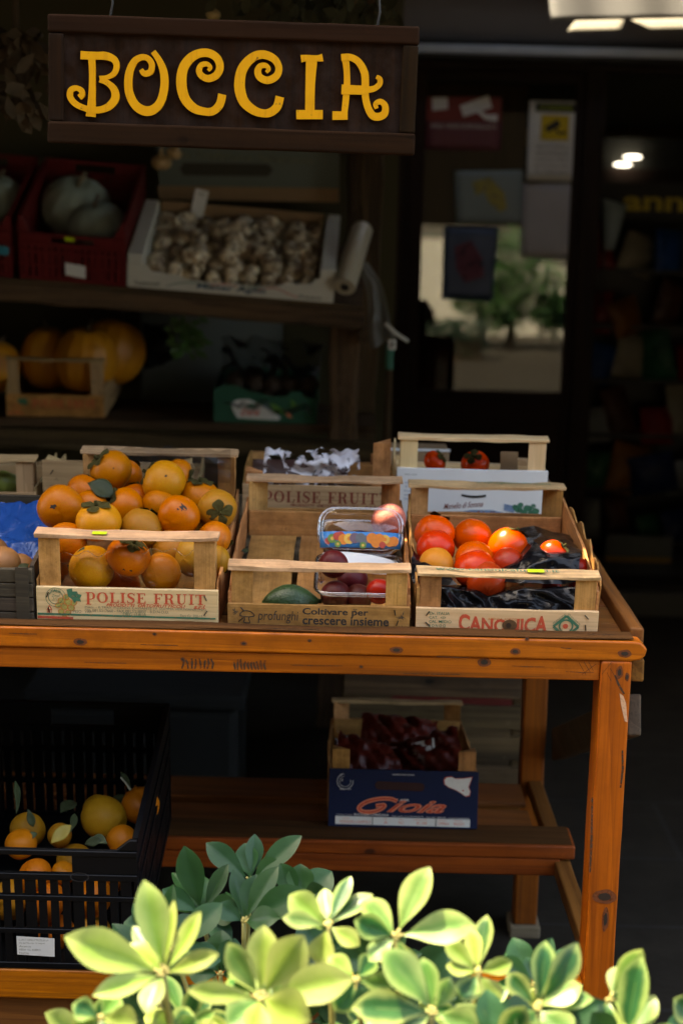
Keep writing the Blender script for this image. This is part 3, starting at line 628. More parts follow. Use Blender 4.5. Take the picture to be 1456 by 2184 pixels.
for px, py, rx, rz in ((1320, 1434, .003, .006), (1336, 1444, .002, .004), (1288, 1912, .011, .007), (1290, 1960, .003, .012)): knot(leg_o, 0, px, py, rx, rz)
def lines(par, name, mt, y, segs, wd):
    for j, s_ in enumerate(segs):
        q = [at(a, b, TY + y) for a, b in s_]; n_ = len(q)
        MB().ribbon([(p.x, p.z) for p in q], [wd * (.4 + .6 * sin(pi * (i + .5) / n_)) for i in range(n_)], y - .0008 - .00003 * j, y - .0008 - .00003 * j).build(name, mt, par)
lines(apr_o, 'scratch', GRM, .006, [((1233, 1412), (1248, 1438)), ((1244, 1411), (1258, 1434)), ((1254, 1411), (1264, 1430)), ((1240, 1438), (1270, 1416))], .0010)
lines(leg_o, 'scratch', GRM, 0, [((1282, 1438), (1303, 1412)), ((1293, 1434), (1302, 1452)), ((1300, 1425), (1312, 1446))], .0010)
rs_ = random.Random(2)
lines(apr_o, 'grime', GRM, .006, [((390 + 9 * k + rs_.uniform(-3, 3), 1402 + rs_.uniform(0, 6)), (392 + 9 * k, 1414), (391 + 9 * k + rs_.uniform(-3, 3), 1426)) for k in range(8)] + [((500 + 7 * k + rs_.uniform(-3, 3), 1404 + rs_.uniform(0, 8)), (500 + 7 * k, 1417), (502 + 7 * k + rs_.uniform(-2, 2), 1428)) for k in range(10)], .0035)
lines(lip_o, 'crack', GRM, 0, [((x_, y_), (x_ + l_ * .5, y_ + 1.5), (x_ + l_, y_ + 2)) for x_, y_, l_ in ((20, 1350, 60), (560, 1340, 120), (730, 1352, 90), (1195, 1381, 22), (1100, 1346, 60), (300, 1374, 80), (930, 1400, 70), (1250, 1352, 60))], .0014)
lines(apr_o, 'crack', GRM, .006, [((x_, y_), (x_ + l_ * .5, y_ + 1.5), (x_ + l_, y_ + 2)) for x_, y_, l_ in ((180, 1412, 90), (620, 1418, 110), (860, 1436, 120), (1205, 1432, 60), (1090, 1420, 70))], .0012)
lines(leg_o, 'grime', GRM, 0, [((1310, 1440), (1318, 1460), (1330, 1480)), ((1326, 1600), (1327, 1640), (1322, 1680)), ((1262, 1700), (1260, 1800), (1257, 1860))], .004)
pq = [at(a, b, TY) for a, b in ((1320, 1478), (1328, 1484), (1334, 1500), (1337, 1540), (1331, 1538), (1325, 1512), (1322, 1495))]; poly(leg_o, 'peeled_patch', PEEL, [(p.x, p.z) for p in pq], -.0007)

# ------------------------------------------------------------------ wooden crates
def wood_crate(label, loc, tilt, Wd, D, H, ph, front=None, wd=None, bph=None, sh=0.07, group='wooden fruit crates', bars=(1, 1), posts=(1, 1, 1, 1), rotz=0.0, seed=0, floor=3, roty=0.0, staples=True, barmat=None):
    wd = wd or CRATE; front = front or wd[0]
    r = thing('wooden_crate', label, 'crate', loc, (tilt, roty, rotz), group)
    h = Wd / 2; pw = 0.036; bm_ = barmat or (CRATE_B[0] if wd is CRATE else wd[0])
    fp = MB().plank((-h, .003, ph / 2), (h, .003, ph / 2), (0, .003, 0), (0, 0, ph / 2), 18, .0012, seed=seed, endj=.002).build('front_panel', front, r, bevel=.0006, seg=1)
    b_ = bph or ph
    MB().plank((-h + .007, D - .046, b_ / 2 + .004), (h - .007, D - .046, b_ / 2 + .004), (0, .003, 0), (0, 0, b_ / 2), 18, .0014, seed=seed + 1).build('back_panel', wd[0], r, bevel=.0006, seg=1)
    MB().plank((-h, D - .003, b_ / 2), (h, D - .003, b_ / 2), (0, .003, 0), (0, 0, b_ / 2 - .004), 18, .0014, seed=seed + 11).build('back_panel', wd[0], r, bevel=.0006, seg=1)
    for sx in (-1, 1):
        MB().plank((sx * (h - .0025), .007, sh / 2), (sx * (h - .0025), D - .007, sh / 2), (.0022, 0, 0), (0, 0, sh / 2), 18, .0025, bow=(sx * .004, 0, 0), seed=seed + 2 + sx).build('side_panel', wd[1], r, bevel=.0005, seg=1)
    k = 0
    for sx, y0, sy in ((-1, .0068, 1), (1, .0068, 1), (-1, D - .0068, -1), (1, D - .0068, -1)):
        top = H * posts[k]; k += 1
        a = (sx * (h - .0055), y0); b = (sx * (h - .0055 - pw), y0); c = (sx * (h - .0055), y0 + sy * pw)
        vs = [(*p, z) for z in (.002, top) for p in (a, b, c)]
        MB().add(vs, [(0, 1, 2), (3, 4, 5), (0, 1, 4, 3), (1, 2, 5, 4), (2, 0, 3, 5)]).build('corner_post', wd[2], r, bevel=.0008, seg=1)
    for on, y in ((bars[0], .018), (bars[1], D - .020)):
        if on: MB().plank((-h, y, H + .0034), (h, y, H + .0034), (0, .017, 0), (0, 0, .0032), 22, .0028, bow=(0, 0, -.002), seed=seed + 5 + int(y * 40), endj=.004).build('top_rail', bm_, r, bevel=.0008, seg=1)
    if floor:
        fw = (Wd - .012) / floor
        for q in range(floor):
            x = -h + .006 + fw * (q + .5)
            MB().plank((x, .009, .005), (x, D - .051, .005), (fw / 2 - .005, 0, 0), (0, 0, .0025), 14, .002, seed=seed + 30 + q).build('floor_slat', wd[1], r, bevel=.0005, seg=1)
    if staples:
        for sx in (-1, 1):
            for zz in ((ph * .82, ph * .45, ph * .14) if ph > .05 else (ph * .75, ph * .3)):
                x = sx * (h - .022 + random.uniform(-.003, .003)); t = random.uniform(.0, .9) * random.choice((-1, 1))
                MB().tube([(x - .005 * sin(t), -.0008, zz - .005 * cos(t)), (x + .005 * sin(t), -.0018, zz + .005 * cos(t))], .0010, 5).build('staple', STAPLE, fp)
    return r, fp
T = radians(7.4)
FZ = 0.9555

# persimmon crate, printed end
pc, fp = wood_crate('wooden fruit crate heaped with orange persimmons, red print and grapes on its pale end', (-.354, 2.666, FZ), T, .304, .52, .160, .073, front=CRATE_L[0], seed=3, sh=.085)
def L(px): return (px - 269) / 1308
def Z(py): return .0735 - (py - 1249) / 1308
def print_polise(fp, kk=1.0, red=I_RED, dim=False):
    serif_word(fp, 'POLISE FRUIT', L(178), L(440), Z(1283), Z(1259), red, big_first=1.2)
    text(fp, 'PRODOTTI  ORTOFRUTTICOLI', L(223), L(396), Z(1288), .0058, red, shear=.3, bold=.02)
    text(fp, 's.r.l.', L(414), L(440), Z(1288), .0075, red, shear=.3, bold=.03)
    text(fp, 'MAG. - B.TRAV. PIZZONE CASSANTE 19  SOMMA VESUVIANA (NA)', L(176), L(441), Z(1295), .0052, I_GRY)
    text(fp, 'TEL.081.5317660 - FAX 081.5318850 - B.D.N.O.O.', L(176), L(360), Z(1302), .0052, I_GRY, bold=.01)
    text(fp, 'ORIG. ITALIA', L(259), L(310), Z(1309), .0062, I_GRN)
    text(fp, 'PESO   VAR.', L(150), L(192), Z(1305), .0052, I_GRY)
    text(fp, 'Tara Gr. 700-15', L(384), L(433), Z(1310), .0052, I_GRY)
    poly(fp, 'green_line', I_GRN, [(L(72), Z(1310)), (L(462), Z(1313)), (L(462), Z(1317)), (L(72), Z(1315))])
    poly(fp, 'red_line', I_RED, [(L(72), Z(1317)), (L(150), Z(1318)), (L(150), Z(1324)), (L(72), Z(1323))])
    disc(fp, 'stamp_ring', I_GRN, L(113), Z(1273), .0125, r_in=.0115)
    disc(fp, 'stamp_ring', I_GRN, L(113), Z(1273), .0172, r_in=.0164)
    text(fp, 'ITALIA', L(101), L(126), Z(1257), .006, I_GRN, y=-.0009, bold=.01, warp=lambda u, t: -.004 * (2 * u - 1) ** 2)
    text(fp, 'Zmpf', L(104), L(123), Z(1270), .006, I_GRN, shear=.3); text(fp, '2116', L(105), L(121), Z(1277), .005, I_GRN, shear=.3)
    lp = [(137, 1254), (149, 1251), (150, 1258), (160, 1258), (162, 1264), (170, 1266), (166, 1274), (168, 1282), (158, 1280), (154, 1286), (148, 1276), (140, 1270)]
    poly(fp, 'vine_leaf', I_GRN, [(L(a), Z(b)) for a, b in lp], -.0008)
    for a, b, r_ in ((136, 1272, 7), (125, 1281, 8), (140, 1284, 8), (152, 1285, 7), (118, 1292, 7), (131, 1295, 8), (146, 1297, 8), (124, 1306, 7), (139, 1309, 7), (131, 1318, 5)):
        disc(fp, 'printed_grape', I_YEL, L(a), Z(b), r_ / 1308, y=-.00055); disc(fp, 'grape_outline', I_ORG, L(a), Z(b), r_ / 1308, y=-.0007, r_in=(r_ - 1.3) / 1308)
    poly(fp, 'recycling_triangle', I_RED, [(L(92), Z(1303)), (L(105), Z(1303)), (L(98.5), Z(1291))]); poly(fp, 'triangle_center', CRATE_L[0], [(L(95.5), Z(1301)), (L(101.5), Z(1301)), (L(98.5), Z(1295))], -.001)
    text(fp, 'PRF', L(93), L(104), Z(1308), .005, I_RED)
print_polise(fp)
MB().bx(-.012, .012, .004, .017, .1668, .1673).build('price_sticker', I_LIME, pc, loc=(-.045, .0, .0003))

# profunghi crate
pf, fp = wood_crate('nearly empty mushroom crate with punnet and avocado, middle of the front row', (-.034, 2.666, FZ), T, .304, .52, .112, .051, wd=CRATE, seed=14, sh=.07)
def Lp(px): return (px - 679) / 1292
def Zp(py): return .0520 - (py - 1291) / 1300
text(fp, 'profunghi', Lp(548), Lp(635), Zp(1321), .0225, I_BLK, shear=.12, bold=-.004)
text(fp, 'Coltivare per', Lp(644), Lp(786), Zp(1308), .0155, I_BLK, bold=.022)
text(fp, 'crescere insieme', Lp(644), Lp(831), Zp(1327), .0152, I_BLK, bold=.022)
mb = MB(); cap = spline([(509, 1320), (510, 1314), (516, 1309), (524, 1308), (532, 1310), (538, 1315), (539, 1320), (525, 1322), (509, 1320)], 5)
mb.ribbon([(Lp(a), Zp(b)) for a, b in cap], [.0016] * len(cap), -.0007, -.0007)
mb.ribbon([(Lp(a), Zp(b)) for a, b in spline([(518, 1322), (519, 1328), (517, 1335), (530, 1336), (528, 1328), (529, 1322)], 4)], [.0016] * 21, -.0008, -.0008); mb.build('mushroom_emblem', I_BLK, fp)
def smudge(fp, x, z, s, sd):
    mb = MB(); rs = random.Random(sd)
    for k in range(5):
        a = rs.uniform(0, 3.1); l = rs.uniform(.3, .6) * s; q = (x + rs.uniform(-.4, .4) * s, z + rs.uniform(-.4, .4) * s)
        mb.ribbon([(q[0] - l * cos(a), q[1] - l * sin(a)), q, (q[0] + l * cos(a), q[1] + l * sin(a))], [.0002, .0018, .0002], -.0006 - .0001 * k, -.0006 - .0001 * k)
    mb.build('stain', ink('stain %d' % sd, (.06, .045, .03), .5, 200), fp)
for x, z, s, sd in ((-.142, .038, .010, 1), (.139, .036, .012, 2), (.141, .012, .012, 3), (.06, .044, .006, 4)): smudge(fp, x, z, s, sd)

# canonica crate
cc, fp = wood_crate('wooden crate lined with a black bag of red persimmons, right end of the table', (.281, 2.666, FZ), T, .305, .52, .107, .051, front=CRATE_L[0], wd=CRATE, seed=25, sh=.085)
def Lc(px): return (px - 1083) / 1290
def Zc(py): return .0515 - (py - 1298) / 1300
cw = lambda u, t: .010 * (2 * u - 1) ** 2 * t - .004
text(fp, 'CANONICA', Lc(979), Lc(1171), Zc(1330), .024, I_RED, bold=.035, warp=cw)
text(fp, 'AZIENDA  AGRICOLA', Lc(1042), Lc(1113), Zc(1320), .0042, I_ORG)
for k, (s_, x1) in enumerate((('Or. ITALIA', 959), ('CAT.  <I>', 951), ('CAL. MEDIO', 963), ('B O N O O', 951))): text(fp, s_, Lc(915), Lc(x1), Zc(1310 + k * 9.6), .0052, I_GRN, bold=.008)
dx, dz = Lc(1211), Zc(1334)
mb = MB(); dq = [(0, .0195), (.021, 0), (0, -.0195), (-.021, 0), (0, .0195)]
for a, b in zip(dq, dq[1:]): mb.ribbon([(dx + a[0] * .9, dz + a[1] * .9), (dx + b[0] * .9, dz + b[1] * .9)], [.0042, .0042], -.0007 - .0001 * len(mb.v), -.0007 - .0001 * len(mb.v)) if False else mb.ribbon([(dx + a[0], dz + a[1]), (dx + b[0], dz + b[1])], [.0045, .0045], -.0007 - .00002 * len(mb.f), -.0007 - .00002 * len(mb.f))
mb.build('emblem_diamond', I_GRN, fp)
MB().ribbon([(dx, dz - .018), (dx, dz - .004)], [.016, .010], -.0012, -.0012).build('emblem_mushroom', CRATE_L[0], fp)
disc(fp, 'emblem_cap', I_GRN, dx, dz + .001, .0125, y=-.0010, r_in=.0095); disc(fp, 'emblem_dot', I_RED, dx - .001, dz + .001, .0045, y=-.0013)
text(fp, 'FUNGHI', dx - .022, dx - .003, dz + .0135, .0035, I_GRN, warp=lambda u, t: (u - .5) * .017); text(fp, 'ITALIANI', dx + .003, dx + .023, dz + .0135, .0035, I_GRN, warp=lambda u, t: (.5 - u) * .018)
disc(fp, 'knot', plain('brown wood knot', (.12, .055, .02), .6, .5, 200), Lc(1089), Zc(1334), .010, y=-.0011, sx=1.25); disc(fp, 'knot_core', plain('dark knot core', (.03, .014, .007), .6, .3, 200), Lc(1087), Zc(1334), .0045, y=-.0016)
def rail_text(parent, body, x0, x1, y, z, h, mt, flip=False):
    o = text(parent, body, x0, x1, 0, h, mt, y=0, flip=flip, bold=.015); o.rotation_euler = (-pi / 2, 0, 0); o.location = (0, y, z); return o
rail_text(cc, 'www.canonicafunghi.it', Lc(925), Lc(1192), .018, .1152, .016, I_GRN)
rail_text(cc, 'www.canonicafunghi.it', -.02, .125, .500, .1152, .016, I_GRN, flip=True)
MB().bx(-.014, .014, .010, .024, .1156, .1161).build('price_sticker', I_LIME, cc, loc=(.045, 0, 0))
# the torn side of this crate stands out to the right
MB().grid(lambda u, v: Vector((.1535 + .010 * sin(pi * u) + .004 * v, .03 + .42 * u, .02 + v * (.066 + .016 * noise.noise((u * 9, 1, 2)) + .012 * (u < .25) * sin(40 * u)))), 24, 5).build('torn_side_slat', CRATE[1], cc, solid=.0025, smooth=False)

# second row
md, fp = wood_crate('pale new crate with tall white printed end and two tomatoes, behind the black lined crate', (.2635, 3.30, 1.020), T, .306, .28, .176, .116, bph=.05, bars=(1, 0), posts=(1, 1, .35, .35), front=PAPER, wd=CRATE_L, seed=41, sh=.10, staples=False)
text(fp, 'Monello di Somma', -.055, .025, .036, .0125, I_BRN, shear=.35, bold=.004, warp=lambda u, t: .008 * u)
text(fp, 'PRESO NINO', -.137, -.112, .103, .003, I_GRY)
for k in range(5): text(fp, ('Via', 'Tel.', 'Prodotti', 'ortofrutta', 'Somma')[k], -.137, -.120 + .004 * (k % 3), .085 - .0085 * k, .0042, I_BLU)
poly(fp, 'blue_swoosh', I_BLU, [(-.04, .02), (.0, .030), (.045, .031), (.09, .02), (.03, .006), (-.02, .005)]); text(fp, 'Aiello', .005, .06, .022, .014, I_BRN, y=-.0009, shear=.3, bold=.01)
poly(fp, 'printed_box', I_BLU, [(.068, .045), (.094, .040), (.088, .026), (.068, .031)])
mb = MB(); rs = random.Random(3)
for k in range(16):
    cx, cz = .115 + rs.uniform(-.026, .028), .031 + rs.uniform(-.012, .012); rr = rs.uniform(.004, .008)
    mb.add([(cx + rr * cos(a * pi / 4), -.0008 - .00004 * k, cz + rr * sin(a * pi / 4)) for a in range(8)], [tuple(range(8))])
mb.build('printed_broccoli', I_GRN, fp)
mb = MB()
mb.add([(-.02 + .05 * (k / 12.), -.0009, .064 - .003 * sin(pi * k / 12)) for k in range(13)] + [(.03 - .05 * (k / 12.), -.0009, .059 - .003 * sin(pi * k / 12)) for k in range(13)], [tuple(range(26))]); mb.build('hand_slot', plain('slot shadow board', (.02, .017, .015), .9), fp)

p2, fp = wood_crate('wooden crate with shiny film and tall right post behind the mushroom crate', (-.050, 3.285, 1.018), T, .304, .28, .170, .078, bph=.05, front=CRATE_D[0], wd=CRATE, seed=52, bars=(0, 0), posts=(.62, 1, .4, .4))
for s_, a, b, zc, hh in (('PRODOTTI  ORTOFRUTTICOLI', -.055, .083, .0365, .006), ('s.r.l.', .098, .122, .0365, .007), ('MAG. - B.TRAV. PIZZONE CASSANTE  SOMMA VESUVIANA', -.06, .105, .0275, .005)): text(fp, s_, a, b, zc, hh, I_BRN, shear=.3 if 'P' == s_[0] else 0, bold=.015)
serif_word(fp, 'POLISE FRUIT', -.110, .122, .042, .066, I_BRN, big_first=1.2)

oc, fp = wood_crate('weathered crate at the left edge behind the blue bag, green fruit inside', (-.772, 3.27, 1.01), T, .308, .26, .125, .060, wd=CRATE_D, seed=61, bph=.05, bars=(1, 0), posts=(1, 1, .4, .4), group='wooden fruit crates')
oc2, fp = wood_crate('weathered grey crate standing behind the persimmon crate', (-.452, 3.27, 1.008), T, .304, .26, .138, .132, wd=CRATE_D, seed=71, bars=(0, 0), posts=(.96, .96, .4, .4), bph=.05)

# lower shelf: blue crate
gi, fp = wood_crate('blue printed crate of packed red peppers on the lower shelf, orange script on its front', (.1385, 3.140, .4200), radians(-6.2), .302, .50, .158, .118, front=plain('navy printed cardboard', (0.007, 0.014, 0.050), .6, .12, 9, Specular_IOR_Level=.2), wd=CRATE, seed=81, bars=(0, 1), staples=False, sh=.11)
def Lg(px): return (px - 856) / 1056
def Zg(py): return .1185 - (py - 1643) / 1063
serif = spline([(845, 1711), (830, 1706), (805, 1707), (780, 1714), (766, 1724), (765, 1731), (775, 1736), (795, 1735), (812, 1728), (818, 1720), (800, 1722)], 6)
mb = MB(); mb.ribbon([(Lg(a - 2), Zg(b)) for a, b in serif], [.0085] * len(serif), -.0007, -.0007); mb.build('script_outline', I_SAL, fp)
mb = MB(); mb.ribbon([(Lg(a - 2), Zg(b)) for a, b in serif], [.0036] * len(serif), -.0011, -.0011); mb.build('script_letter', I_RED, fp)
text(fp, 'ioia', Lg(821), Lg(949), Zg(1722), .0255, I_SAL, shear=.55, bold=.032); text(fp, 'ioia', Lg(823.5), Lg(947), Zg(1722), .0235, I_RED, y=-.0011, shear=.55, bold=-.006)
text(fp, 'AZ. AGR.', Lg(831), Lg(869), Zg(1708), .0042, I_WHT, shear=.2, bold=.02)
text(fp, 'ORIGINE: ITALIA (SICILIA)', Lg(831), Lg(878), Zg(1653), .0032, I_WHT, bold=.02)
text(fp, 'BUCCHERI LOREDANA', Lg(752), Lg(826), Zg(1742), .0045, I_WHT, bold=.01)
text(fp, 'Confezionato e prodotto', Lg(714), Lg(748), Zg(1743), .003, I_WHT); text(fp, 'Sede legale: C.da Pantanelli 96', Lg(832), Lg(900), Zg(1744), .003, I_WHT); text(fp, 'Tel. 0931 800100', Lg(906), Lg(948), Zg(1745), .003, I_WHT); text(fp, 'P.IVA IT 00890890', Lg(955), Lg(998), Zg(1746), .003, I_WHT)
poly(fp, 'label_strip', PAPER, [(Lg(712), Zg(1746)), (Lg(1000), Zg(1748)), (Lg(1000), Zg(1765)), (Lg(712), Zg(1764))])
for s_, a, b in (('POMODORI A GRAPPOLO', 722, 787), ('A', 816, 824), ('N.C.', 848, 860), ('81-100', 886, 908), ('170964', 932, 955), ('90/255', 965, 988)): text(fp, s_, Lg(a), Lg(b), Zg(1758), .006, I_SAL, y=-.0012)
for s_, a, b in (('PRODOTTO', 728, 742), ('CAT.', 814, 824), ('CAL.', 848, 858), ('MARCHIO / TIPO', 880, 908), ('LOTTO N.', 932, 950), ('TARA GR.', 966, 984)): text(fp, s_, Lg(a), Lg(b), Zg(1750.5), .0028, I_SAL, y=-.0012)
sic = [(943, 1662), (947, 1657), (958, 1655), (966, 1659), (985, 1658), (1001, 1655), (998, 1664), (994, 1676), (998, 1686), (996, 1694), (988, 1696), (980, 1690), (968, 1683), (952, 1677), (944, 1671)]
cx_, cz_ = 973, 1673
poly(fp, 'island_outline', I_RED, [(Lg(cx_ + (a - cx_) * 1.07), Zg(cz_ + (b - cz_) * 1.09)) for a, b in sic], -.0007); poly(fp, 'island', I_WHT, [(Lg(a), Zg(b)) for a, b in sic], -.0011); disc(fp, 'island_dot', I_RED, Lg(983), Zg(1684), .0018, y=-.0015)
disc(fp, 'stamp_ring', I_WHT, Lg(731), Zg(1670), .0165, r_in=.0155); disc(fp, 'stamp_ring', I_WHT, Lg(731), Zg(1670), .0115, r_in=.0108)
text(fp, 'Zmpf', Lg(722), Lg(740), Zg(1667), .006, I_WHT, shear=.2, bold=.02); text(fp, 'ITALIA', Lg(720), Lg(743), Zg(1653), .004, I_WHT, bold=.02, warp=lambda u, t: -.004 * (2 * u - 1) ** 2)
text(fp, 'IMBALLAGGIO', Lg(720), Lg(744), Zg(1687), .003, I_WHT)
mb = MB(); hs = [(803 + 8 * cos(a), 1677 + 9 * sin(a)) for a in [pi / 2 + pi * k / 8 for k in range(9)]] + [(893 + 8 * cos(a), 1679 + 9 * sin(a)) for a in [-pi / 2 + pi * k / 8 for k in range(9)]]
mb.add([(Lg(a), -.0008, Zg(b)) for a, b in hs], [tuple(range(18))]); mb.build('hand_slot', plain('dark slot', (.035, .008, .006), .9), fp)
for a in (792, 928): MB().tube([(Lg(a), -.0015, Zg(1745)), (Lg(a - 1), -.0015, Zg(1772))], .0007, 5).build('strap_wire', STAPLE, fp)

# slatted crates leaning behind the table
sl_ = thing('slatted_crate', 'large grey slatted crate standing on the ground behind the table', 'crate', (.25, 4.0, 0), (0, 0, 0))
for k in range(7): MB().plank((-.235, .008, .045 + k * .082), (.235, .008, .043 + k * .082), (0, .008, 0), (0, 0, .031), 10, .003, seed=90 + k).build('slat', LOGW[0], sl_, bevel=.002, seg=1)
for x in (-.22, .22): MB().bx(x - .02, x + .02, .017, .05, 0, .60).build('upright', LOGW[2], sl_, bevel=.002)
MB().bx(-.235, .235, .35, .37, 0.01, .60).build('back_board', LOGW[0], sl_)
cb = thing('storage_box', 'dull grey blue storage box on the ground behind the black crate', 'box', (-.58, 4.1, 0))
MB().bx(-.22, .32, 0, .4, .0, .34).build('body', PEWTER, cb, bevel=.02); MB().bx(-.24, .34, -.015, .42, .345, .385).build('lid', PEWTER, cb, bevel=.01)

# ------------------------------------------------------------------ slotted plastic crates
def plastic_crate(name, label, loc, tilt, Wd, D, H, mt, fdip=.025, group=None, roty=0.0, rotz=0.0):
    r = thing(name, label, 'crate', loc, (tilt, roty, rotz), group)
    th = .004
    def wall(mb, u0, u1, M, Hh, dip, handle=True):
        """u along the wall, z up, thickness outwards; M maps (u, t, z)"""
        def b(a0, a1, z0, z1, t=th): mb.box(((a0 + a1) / 2, 0, 0), (a1 - a0, t, z1 - z0), Matrix.Translation((0, 0, (z0 + z1) / 2))) if False else mb.add(*_bx(a0, a1, -t / 2, t / 2, z0, z1), M)
        top = Hh - dip
        rows = [0.0, .012, .30 * top, .30 * top + .010, .58 * top, .58 * top + .010, .78 * top]
        b(u0, u1, rows[0], rows[1], th * 2.2)
        b(u0, u1, rows[2], rows[3], th * 2.2); b(u0, u1, rows[4], rows[5], th * 2.2)
        b(u0, u1, rows[6] - .006, rows[6] + .006, th * 2.4)
        for z0, z1 in ((rows[1], rows[2]), (rows[3], rows[4]), (rows[5], rows[6] - .006)):
            n = max(4, int((u1 - u0) / .0195)); 
            for k in range(n + 1):
                u = u0 + (u1 - u0) * k / n; wv = .0140 if k % 4 else .019
                b(max(u0, u - wv / 2), min(u1, u + wv / 2), z0, z1, th)
        # handle band
        c = (u0 + u1) / 2; hw = .062 if handle else 0
        b(u0, c - hw, rows[6] + .006, top - .010, th); b(c + hw, u1, rows[6] + .006, top - .010, th)
        b(u0, u1, top - .010, top, th * 2.4)
        if dip:
            for s_ in (0, 1):
                ua, ub = (u0, u0 + .035) if s_ == 0 else (u1 - .035, u1)
                vs = [(ua if s_ == 0 else ub, Hh), ((ua + .012) if s_ == 0 else (ub - .012), Hh), (ub if s_ == 0 else ua, top + .002), (ua if s_ == 0 else ub, top + .002)]
                mb.add([(u, t, z) for t in (-th, th) for u, z in vs], [(0, 1, 2, 3), (7, 6, 5, 4), (0, 4, 5, 1), (1, 5, 6, 2), (2, 6, 7, 3), (3, 7, 4, 0)], M)
    h = Wd / 2
    mb = MB(); wall(mb, -h, h, Matrix.Translation((0, .003, 0)), H, fdip); f = mb.build('front_wall', mt, r, bevel=.001, seg=1)
    mb = MB(); wall(mb, -h, h, Matrix.Translation((0, D - .003, 0)), H, 0); mb.build('back_wall', mt, r)
    for s_ in (-1, 1):
        M = Matrix.Translation((s_ * (h - .004), 0, 0)) @ Matrix.Rotation(pi / 2, 4, 'Z')
        mb = MB(); wall(mb, .008, D - .008, M, H, 0, False); mb.build('side_wall', mt, r)
    mb = MB(); mb.bx(-h + .009, h - .009, .009, D - .009, .0, .005); mb.build('base', mt, r)
    return r, f
def _bx(x0, x1, y0, y1, z0, z1):
    return ([(x0, y0, z0), (x1, y0, z0), (x1, y1, z0), (x0, y1, z0), (x0, y0, z1), (x1, y0, z1), (x1, y1, z1), (x0, y1, z1)],
            [(0, 3, 2, 1), (4, 5, 6, 7), (0, 1, 5, 4), (1, 2, 6, 5), (2, 3, 7, 6), (3, 0, 4, 7)])
bc, bf = plastic_crate('plastic_crate', 'tall black slotted plastic crate of lemons and oranges on the lower rail of the table', (-.502, 2.622, .358), radians(8), .345, .52, .256, BLACKP, .022)
lb = poly(bf, 'paper_label', PAPER, [(-.036, .068), (.029, .065), (.028, .028), (-.036, .031)], -.006)
for k, s_ in enumerate(('C.I.N.T.OFRUTTICOLA srl', 'Via dei Mercati 12 Napoli', 'Arance', 'MEDIA  KG  ALBERTI', 'Italia')): text(bf, s_, -.032, (.018, .012, -.012, .004, -.016)[k], .061 - .0065 * k, .0036, I_GRY, y=-.0066)
disc(bf, 'moulded_oval', plain('grey moulding', (.03, .03, .032), .4), .075, .185, .009, y=-.0032, r_in=.0078, sx=1.8)

# red crates and squash on the upper shelf
SHT, SHR = radians(23), radians(3.3)
r1, f = plastic_crate('plastic_crate', 'dark red plastic crate with two pale squashes beside the garlic box', (-.812, 4.905, 1.392), SHT, .312, .44, .20, REDP, .05, 'red plastic crates on the upper shelf', SHR)
poly(f, 'paper_label', PAPER, [(-.02, .066), (.04, .060), (.04, .018), (-.02, .026)], -.007); poly(f, 'price_sticker', I_LIME, [(-.02, .149), (.008, .148), (.008, .136), (-.02, .137)], -.008)
r2, f = plastic_crate('plastic_crate', 'dark red plastic crate at the left edge of the upper shelf', (-1.146, 4.905, 1.410), SHT, .312, .44, .20, REDP, .05, 'red plastic crates on the upper shelf', SHR)
poly(f, 'blue_sticker', plain('turquoise sticker', (.02, .22, .30), .5), [(.10, .105), (.15, .103), (.15, .075), (.10, .077)], -.007)

def squash(label, name, cat, px, py, Y, rpx, mt, squ=.85, lobes=10, tilt=(0.2, 0.3, 0), group=None, amp=.06, stem=True):
    c = at(px, py, Y); r = rpx * mpp(px, py, Y)
    prof = [(.04, -squ + .10)] + [(cos(t) ** .8, squ * sin(t)) for t in [(-1.35 + 2.7 * k / 16) for k in range(17)]] + [(.04, squ - .10)]
    o = thing(name, label, cat, c, tilt, group)
    MB().lathe([(a * r, z * r) for a, z in prof], 60, lobes, amp).build('rind', mt, o, smooth=True)
    if stem: MB().tube([(0, 0, r * squ * .85), (.01 * r, 0, r * squ * 1.02), (.12 * r, .03, r * (squ + .2))], [r * .10, r * .07, r * .08], 8).build('stem', GREYW[2], o, smooth=True)
    return o
PALE = plain('pale grey green rind', (.30, .35, .28), .7, .25, 22, .1)
squash('large pale grey green squash at the back of the red crate', 'squash', 'squash', 163, 442, 5.14, 74, PALE, .82, 12, (.5, .2, 0), 'pale squashes in the red crates')
squash('small pale grey green squash at the front of the red crate', 'squash', 'squash', 208, 478, 5.03, 62, PALE, .70, 12, (.3, -.1, 0), 'pale squashes in the red crates')
squash('pale squash cut by the left edge of the photo in the red crate', 'squash', 'squash', -2, 425, 5.10, 56, PALE, .85, 12, (.3, .1, 0), 'pale squashes in the red crates')
ORR = NM('orange melon rind'); v = ORR.obj(rnd=4)
ORR.set(Base_Color=ORR.mix(ORR.noise(v, 14, 5, .6), (.64, .26, .014), (.50, .17, .006)), Roughness=.5); ORR.bump(ORR.noise(v, 60, 3), .25, .003); ORANGE_RIND = ORR.m
squash('oval ribbed orange pumpkin standing in the middle of the crate', 'pumpkin', 'pumpkin', 184, 768, 5.17, 66, ORANGE_RIND, 1.05, 14, (.15, .05, .2), 'orange pumpkins on the lower shelf', .05)
squash('orange pumpkin on the left in the crate, half hidden', 'pumpkin', 'pumpkin', 103, 765, 5.24, 56, ORANGE_RIND, 1.2, 14, (.1, -.1, .6), 'orange pumpkins on the lower shelf', .05)
squash('large orange pumpkin at the back right of the crate', 'pumpkin', 'pumpkin', 242, 750, 5.33, 68, ORANGE_RIND, 1.0, 14, (.1, .3, .9), 'orange pumpkins on the lower shelf', .05)
